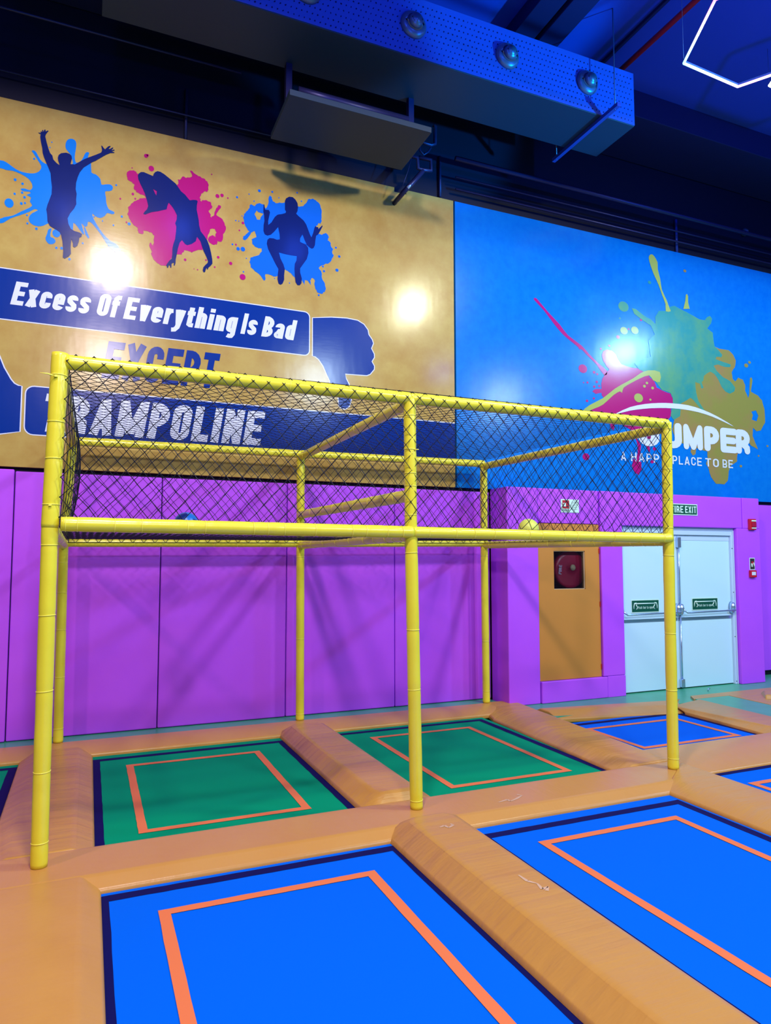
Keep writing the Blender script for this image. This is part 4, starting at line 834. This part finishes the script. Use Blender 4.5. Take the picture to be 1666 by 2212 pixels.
for j, sx in ((0, .046), (2, -.046)):
    xo = V((sx, 0, 0)); qn('netting', fr[(j, 1)]+xo, rr_[(j, 1)]+xo, rr_[(j, 2)]+xo, fr[(j, 2)]+xo, (.09 if j == 0 else .05), (.10 if j == 0 else .055), sag=V((.07 if j == 0 else -.06, 0, 0)), rad=.0021, seed=5+j)

# balls lying on the floor net
def ball(name, px, py, depth, r, mats, label):
    d = ray(px, py); c = CAM+d*depth; c.z = 1.86+r-.02
    bm = bmesh.new(); bmesh.ops.create_uvsphere(bm, u_segments=32, v_segments=20, radius=r)
    for v in bm.verts:
        n_ = v.co.normalized(); a = math.atan2(n_.y, n_.x)
        v.co *= 1-.012*math.exp(-(math.sin(a*2)/.07)**2)
    if len(mats) > 1:
        for f in bm.faces:
            cn = f.calc_center_median().normalized()
            if int((math.atan2(cn.y, cn.x)+math.pi)/(math.pi/4)) % 2 == 0 and cn.z < .85: f.material_index = 1
    bmesh.ops.translate(bm, verts=bm.verts, vec=(0, 0, 0))
    me = bpy.data.meshes.new(name); bm.to_mesh(me); bm.free(); me.polygons.foreach_set('use_smooth', [True]*len(me.polygons))
    o = link(name, me, mats); o.location = c; o.rotation_euler = (.4, .5, .3); tag(o, label, 'ball'); print(name, c); return o
ball('play_ball', 1142, 1140, 6.6, .098, [M['bally']], 'pale yellow ball resting on the net floor of the cage')
ball('play_ball', 402, 1130, 5.75, .1, [M['ballb'], M['ballk']], 'blue striped ball half hidden behind the lower front rail')

# ================================================================== CEILING THINGS
# main air duct
DX0, DX1, DY0, DY1, DZ0, DZ1 = .17, 5.70, 1.5, 2.14, 6.50, 7.12
duct = thing('air_duct', 'long rectangular air duct lit blue with round jet nozzles under the ceiling', 'air duct', ((DX0+DX1)/2, (DY0+DY1)/2, DZ0))
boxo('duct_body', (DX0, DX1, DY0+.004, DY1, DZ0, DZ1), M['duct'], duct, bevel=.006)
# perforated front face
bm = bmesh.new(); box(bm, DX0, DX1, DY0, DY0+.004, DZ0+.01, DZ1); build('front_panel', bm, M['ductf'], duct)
bm = bmesh.new(); rnd = random.Random(4)
for i in range(110):
    for j in range(9):
        x_ = DX0+.04+i*.05+(.025 if j % 2 else 0); z_ = DZ0+.05+j*.062
        if x_ > DX1-.03: continue
        s_ = .008
        vs = [bm.verts.new((x_+rnd.uniform(-.004, .004)+a*s_, DY0-.0015, z_+b*s_*1.3)) for a, b in ((-1, -.3), (0, -1), (1, .2), (.2, 1))]
        bm.faces.new(vs)
fix_normals(bm); me = bpy.data.meshes.new('perforation'); bm.to_mesh(me); bm.free(); pf = link('perforation', me, M['hole'], duct); pf['kind'] = 'stuff'
for x_ in (.80, 1.88, 2.95, 4.02, 5.04):
    zc_ = 6.82
    bm = bmesh.new(); prof = [(0, .135), (-.02, .135), (-.05, .11), (-.055, .085), (-.03, .075), (-.10, .062), (-.105, .05), (-.03, .045), (-.02, .02)]
    tube(bm, [(x_, DY0+p[0], zc_) for p in prof], [p[1] for p in prof], 28)
    nz = build('jet_nozzle', bm, M['nozzle'], duct, smooth=True)
    tubeo('nozzle_core', [(x_, DY0-.035, zc_), (x_, DY0-.06, zc_)], [.04, .02], M['hole'], nz, n=16)
# smaller branch under it
b0 = thing('air_duct', 'short dark duct box hanging close to the brown banner top', 'air duct', (2.5, 2.1, 5.97))
boxo('duct_body', (1.80, 3.28, 1.76, 2.5, 5.97, 6.03), M['duct'], b0, bevel=.006)
boxo('duct_hanger', (1.84, 1.90, 2.05, 2.11, 6.03, 6.499), M['beam'], b0); boxo('duct_hanger', (3.16, 3.22, 2.05, 2.11, 6.03, 6.499), M['beam'], b0)
def pipe(name, pts, r, m, label, cat='pipe', n=10):
    return tag(tubeo(name, pts, r, m, n=n), label, cat)
pipe('insulated_pipe', [(1.95, 2.0, 6.20), (2.3, 2.0, 6.20), (3.12, 2.0, 6.20)], .045, M['dark_metal'], 'dark pipe with torn foil running above the short duct')
# thin conduits along the wall above the banners
def on_px_line(a, b, Y): return [onY(*a, Y), onY(*b, Y)]
q = onY(300, 97, 2.6); pipe('wall_conduit', [(-2.5, 2.6, q.z), (q.x+1.0, 2.6, q.z)], .012, M['dark_metal'], 'thin conduit above the brown banner, upper of the two on the left', 'conduit', 6)
q = onY(300, 224, 2.97); pipe('wall_conduit', [(-2.5, 2.97, q.z), (3.4, 2.97, q.z)], .010, M['dark_metal'], 'thin conduit just above the brown banner, lower of the two on the left', 'conduit', 6)
for px, ya, yb2, lab in ((403, 195, 300, 'vertical hanger rod standing above the handstand silhouette'), (950, 338, 422, 'vertical hanger rod next to the tube bracket above the banner seam')):
    a, b = onY(px, ya, 3.04), onY(px, yb2, 3.04); pipe('hanger_rod', [(a.x, 3.04, a.z), (a.x, 3.04, b.z-.02)], .018, M['dark_metal'], lab, 'rod', 8)
a, b = onY(1460, 475, 3.04), onY(1460, 545, 3.04); pipe('hanger_rod', [(a.x, 3.04, a.z), (a.x, 3.04, b.z-.02)], .02, M['strut'], 'blue vertical rod above the sky-blue banner', 'rod', 8)
# shelf-like trunking strips over the blue banner
for i, (pa, pb, Y, r, lab) in enumerate((((1000, 362), (1666, 505), 2.75, .03, 'topmost dark trunking strip above the blue banner'), ((1000, 392), (1666, 545), 2.9, .012, 'middle thin conduit above the blue banner'), ((1000, 412), (1666, 570), 2.96, .014, 'lowest thin conduit above the blue banner'))):
    a, b = onY(*pa, Y), onY(*pb, Y); zz = (a.z+b.z)/2
    pipe('wall_conduit', [(a.x-.1, Y, zz), (b.x+3, Y, zz)], r, M['dark_metal'], lab, 'conduit', 6)
# beams along the wall, ceiling joists
def beam(b, label, m=M['beam'], name='ceiling_beam'): return tag(boxo(name, b, m, bevel=.01), label, 'beam')
beam((5.75, 16, 2.22, 3.05, 7.25, 7.6), 'deep dark beam running along the top of the wall at the right')
beam((-3, 5.74, 2.30, 3.05, 7.2, 7.6), 'dark beam above the long duct along the wall')
# joists crossing away from the wall, seen between duct and ceiling
for (pa, lab) in (((1135, 75), 'dark ceiling joist nearer the duct nozzles'), ((1215, 60), 'dark ceiling joist right of the others above the duct')):
    p = onZ(*pa, 7.42); beam((p.x-.13, p.x+.13, -6, 2.2, 7.42, 7.6), lab)
for (pa, pb, lab) in (((1330, 112), (1510, 18), 'thin dark ceiling batten beside the red pipe'),):
    p = onZ(*pa, 7.56); beam((p.x-.02, p.x+.02, -6, 2.2, 7.56, 7.6), lab)
# red pipe
p = onZ(1349, 144, 7.35); pipe('sprinkler_pipe', [(p.x, p.y+.5, 7.35), (p.x, -6, 7.35)], .03, M['redpipe'], 'red sprinkler pipe crossing the ceiling towards the neon hexagon')
# strut channel under the duct end with hanging rods
p = onZ(1196, 348, DZ0-.03); p2 = onZ(1337, 226, DZ0-.03)
sth = thing('strut_hanger', 'blue slotted strut channel slung on thin rods below the duct end', 'hanger', (p.x, (p.y+p2.y)/2, DZ0-.05))
boxo('strut_channel', (p.x-.022, p.x+.022, p2.y, p.y, DZ0-.045, DZ0-.003), M['strut'], sth)
tubeo('threaded_rod', [(p.x, p2.y+.06, DZ0-.05), (p.x, p2.y+.06, 7.6)], .006, M['nozzle'], sth, n=6); tubeo('threaded_rod', [(p.x, p.y-.06, DZ0-.05), (p.x, p.y-.06, 7.6)], .006, M['nozzle'], sth, n=6)
# bracket at the notch of the brown banner
E_ = (840, 250, 10.41)
def eb(x, y, Y=2.75): return onY(*zc(*E_, [(x, y)])[0], Y)
br = thing('tube_bracket', 'bent tube bracket with a strap dangling at the notch of the brown banner', 'bracket', tuple(eb(350, 1690)))
def btube(name, pts, r, m=M['dark_metal']):
    return tubeo(name, [eb(*p_) for p_ in pts]+([V((eb(*pts[-1]).x-.02, 3.055, eb(*pts[-1]).z-.03))] if name == 'arm' else []), r, m, br, n=8)
btube('upper_loop', [(900, 330), (720, 600), (950, 660), (1040, 640), (1050, 250), (1000, 210)], .022)
btube('strap', [(705, 640), (700, 780), (790, 880), (880, 820), (950, 720)], .011)
btube('lower_loop', [(460, 900), (650, 950), (660, 1190), (780, 1220), (950, 1240), (950, 1000), (680, 940)], .022)
btube('arm', [(770, 1240), (540, 1500), (350, 1700)], .028)
btube('arm_label', [(560, 1470), (410, 1640)], .024, M['foil'])
btube('guy_wire', [(520, 920), (430, 1250), (310, 1580)], .004)

# small dome on the wall above the blue banner
p = onY(1609, 502, 3.02)
dm = bmesh.new(); tube(dm, [(p.x, 3.02, p.z+.06), (p.x, 3.02, p.z+.02), (p.x, 3.02, p.z-.02), (p.x, 3.02, p.z-.05)], [.02, .055, .06, .02], 16)
tag(build('dome_camera', dm, M['nozzle'], smooth=True), 'small grey dome fitting high above the blue banner', 'camera')

# neon hexagons
def emat(name, c, s_):
    m = bpy.data.materials.new(name); m.use_nodes = True; nt = m.node_tree; b = nt.nodes['Principled BSDF']
    b.inputs['Base Color'].default_value = (.8, .8, .8, 1); b.inputs['Emission Color'].default_value = (*c, 1); b.inputs['Emission Strength'].default_value = s_; return m
def egrad(name, c1, c2, p1, p2, s_):
    m = emat(name, c1, s_); nt = m.node_tree; b = nt.nodes['Principled BSDF']
    tc = nt.nodes.new('ShaderNodeTexCoord'); sub = nt.nodes.new('ShaderNodeVectorMath'); sub.operation = 'SUBTRACT'; sub.inputs[1].default_value = p1
    dt = nt.nodes.new('ShaderNodeVectorMath'); dt.operation = 'DOT_PRODUCT'; d = V(p2)-V(p1); dt.inputs[1].default_value = d/d.length_squared
    cr = nt.nodes.new('ShaderNodeValToRGB'); cr.color_ramp.elements[0].color = (*c1, 1); cr.color_ramp.elements[1].color = (*c2, 1)
    nt.links.new(tc.outputs['Object'], sub.inputs[0]); nt.links.new(sub.outputs[0], dt.inputs[0]); nt.links.new(dt.outputs['Value'], cr.inputs[0]); nt.links.new(cr.outputs[0], b.inputs['Emission Color']); return m
def neon(c, R, a0, cols, label, z=6.3, s_=2.6):
    t = thing('neon_hexagon', label, 'neon light', (c[0], c[1], z))
    vs = [V((c[0]+R*math.cos(math.radians(a0+60*i)), c[1]+R*math.sin(math.radians(a0+60*i)), z)) for i in range(6)]
    for i in range(6):
        a, b = vs[i], vs[(i+1) % 6]
        bm = bmesh.new(); tube(bm, [a, b], .0115, 10)
        build('light_tube', bm, egrad('neon_glow', cols[i], cols[(i+1) % 6], a, b, s_), t, smooth=True)
        bm = bmesh.new(); tube(bm, [a+V((0, 0, .022)), b+V((0, 0, .022))], .011, 6); build('tube_holder', bm, M['strut'], t)
    for i in (0, 3): tubeo('suspension_wire', [vs[i]+V((0, 0, .02)), V((vs[i].x, vs[i].y, 7.6))], .002, M['nozzle'], t, n=5)
MAG, BLU, CYA, GRN, YEL = (1, .18, .9), (.3, .4, 1), (.25, .9, 1), (.35, 1, .55), (1, .85, .35)
# vertices counter-clockwise from the corner nearest the duct
neon((5.615, -.285), .745, 122.6, [CYA, MAG, BLU, YEL, MAG, (1, .5, .75)], 'glowing neon hexagon with rainbow edges hanging at the top right corner')
p = onZ(1659, 184, 7.15)
neon((p.x+.745*.539+.02, p.y-.745*.842), .745, 122.6, [(.8, .9, 1)]*6, 'second neon hexagon, only its corner showing at the right edge', z=7.15)

# pale scuff marks on the pads
def scuff(pad_label, pts, z):
    par = next(o for o in COL.objects if o.get('label') == pad_label)
    bm = bmesh.new()
    for i, (a, b) in enumerate(zip(pts, pts[1:])):
        p, q = onZ(*a, z), onZ(*b, z); d = (q-p); n_ = V((-d.y, d.x, 0)).normalized()*.012
        bm.faces.new([bm.verts.new(v) for v in (p-n_*(.3+.5*(i % 2)), q-n_*(.9-.5*(i % 2)), q+n_*(.7-.4*(i % 2)), p+n_*(.5+.4*(i % 2)))])
    fix_normals(bm, V((0, 0, 1))); me = bpy.data.meshes.new('scuff_mark'); bm.to_mesh(me); bm.free(); link('scuff_mark', me, M['scuff'], par)
scuff('long orange floor pad carrying the three front posts of the yellow cage', [(1078, 1733), (1096, 1727), (1103, 1731), (1118, 1724), (1128, 1718), (1117, 1716)], .0015)
scuff('raised orange divider pad between the two large blue trampolines', [(951, 1787), (960, 1783), (970, 1788), (979, 1782), (973, 1779)], .0465)
scuff('raised orange divider pad between the two large blue trampolines', [(1120, 1890), (1140, 1903), (1160, 1908), (1172, 1920), (1184, 1915), (1182, 1924)], .0465)
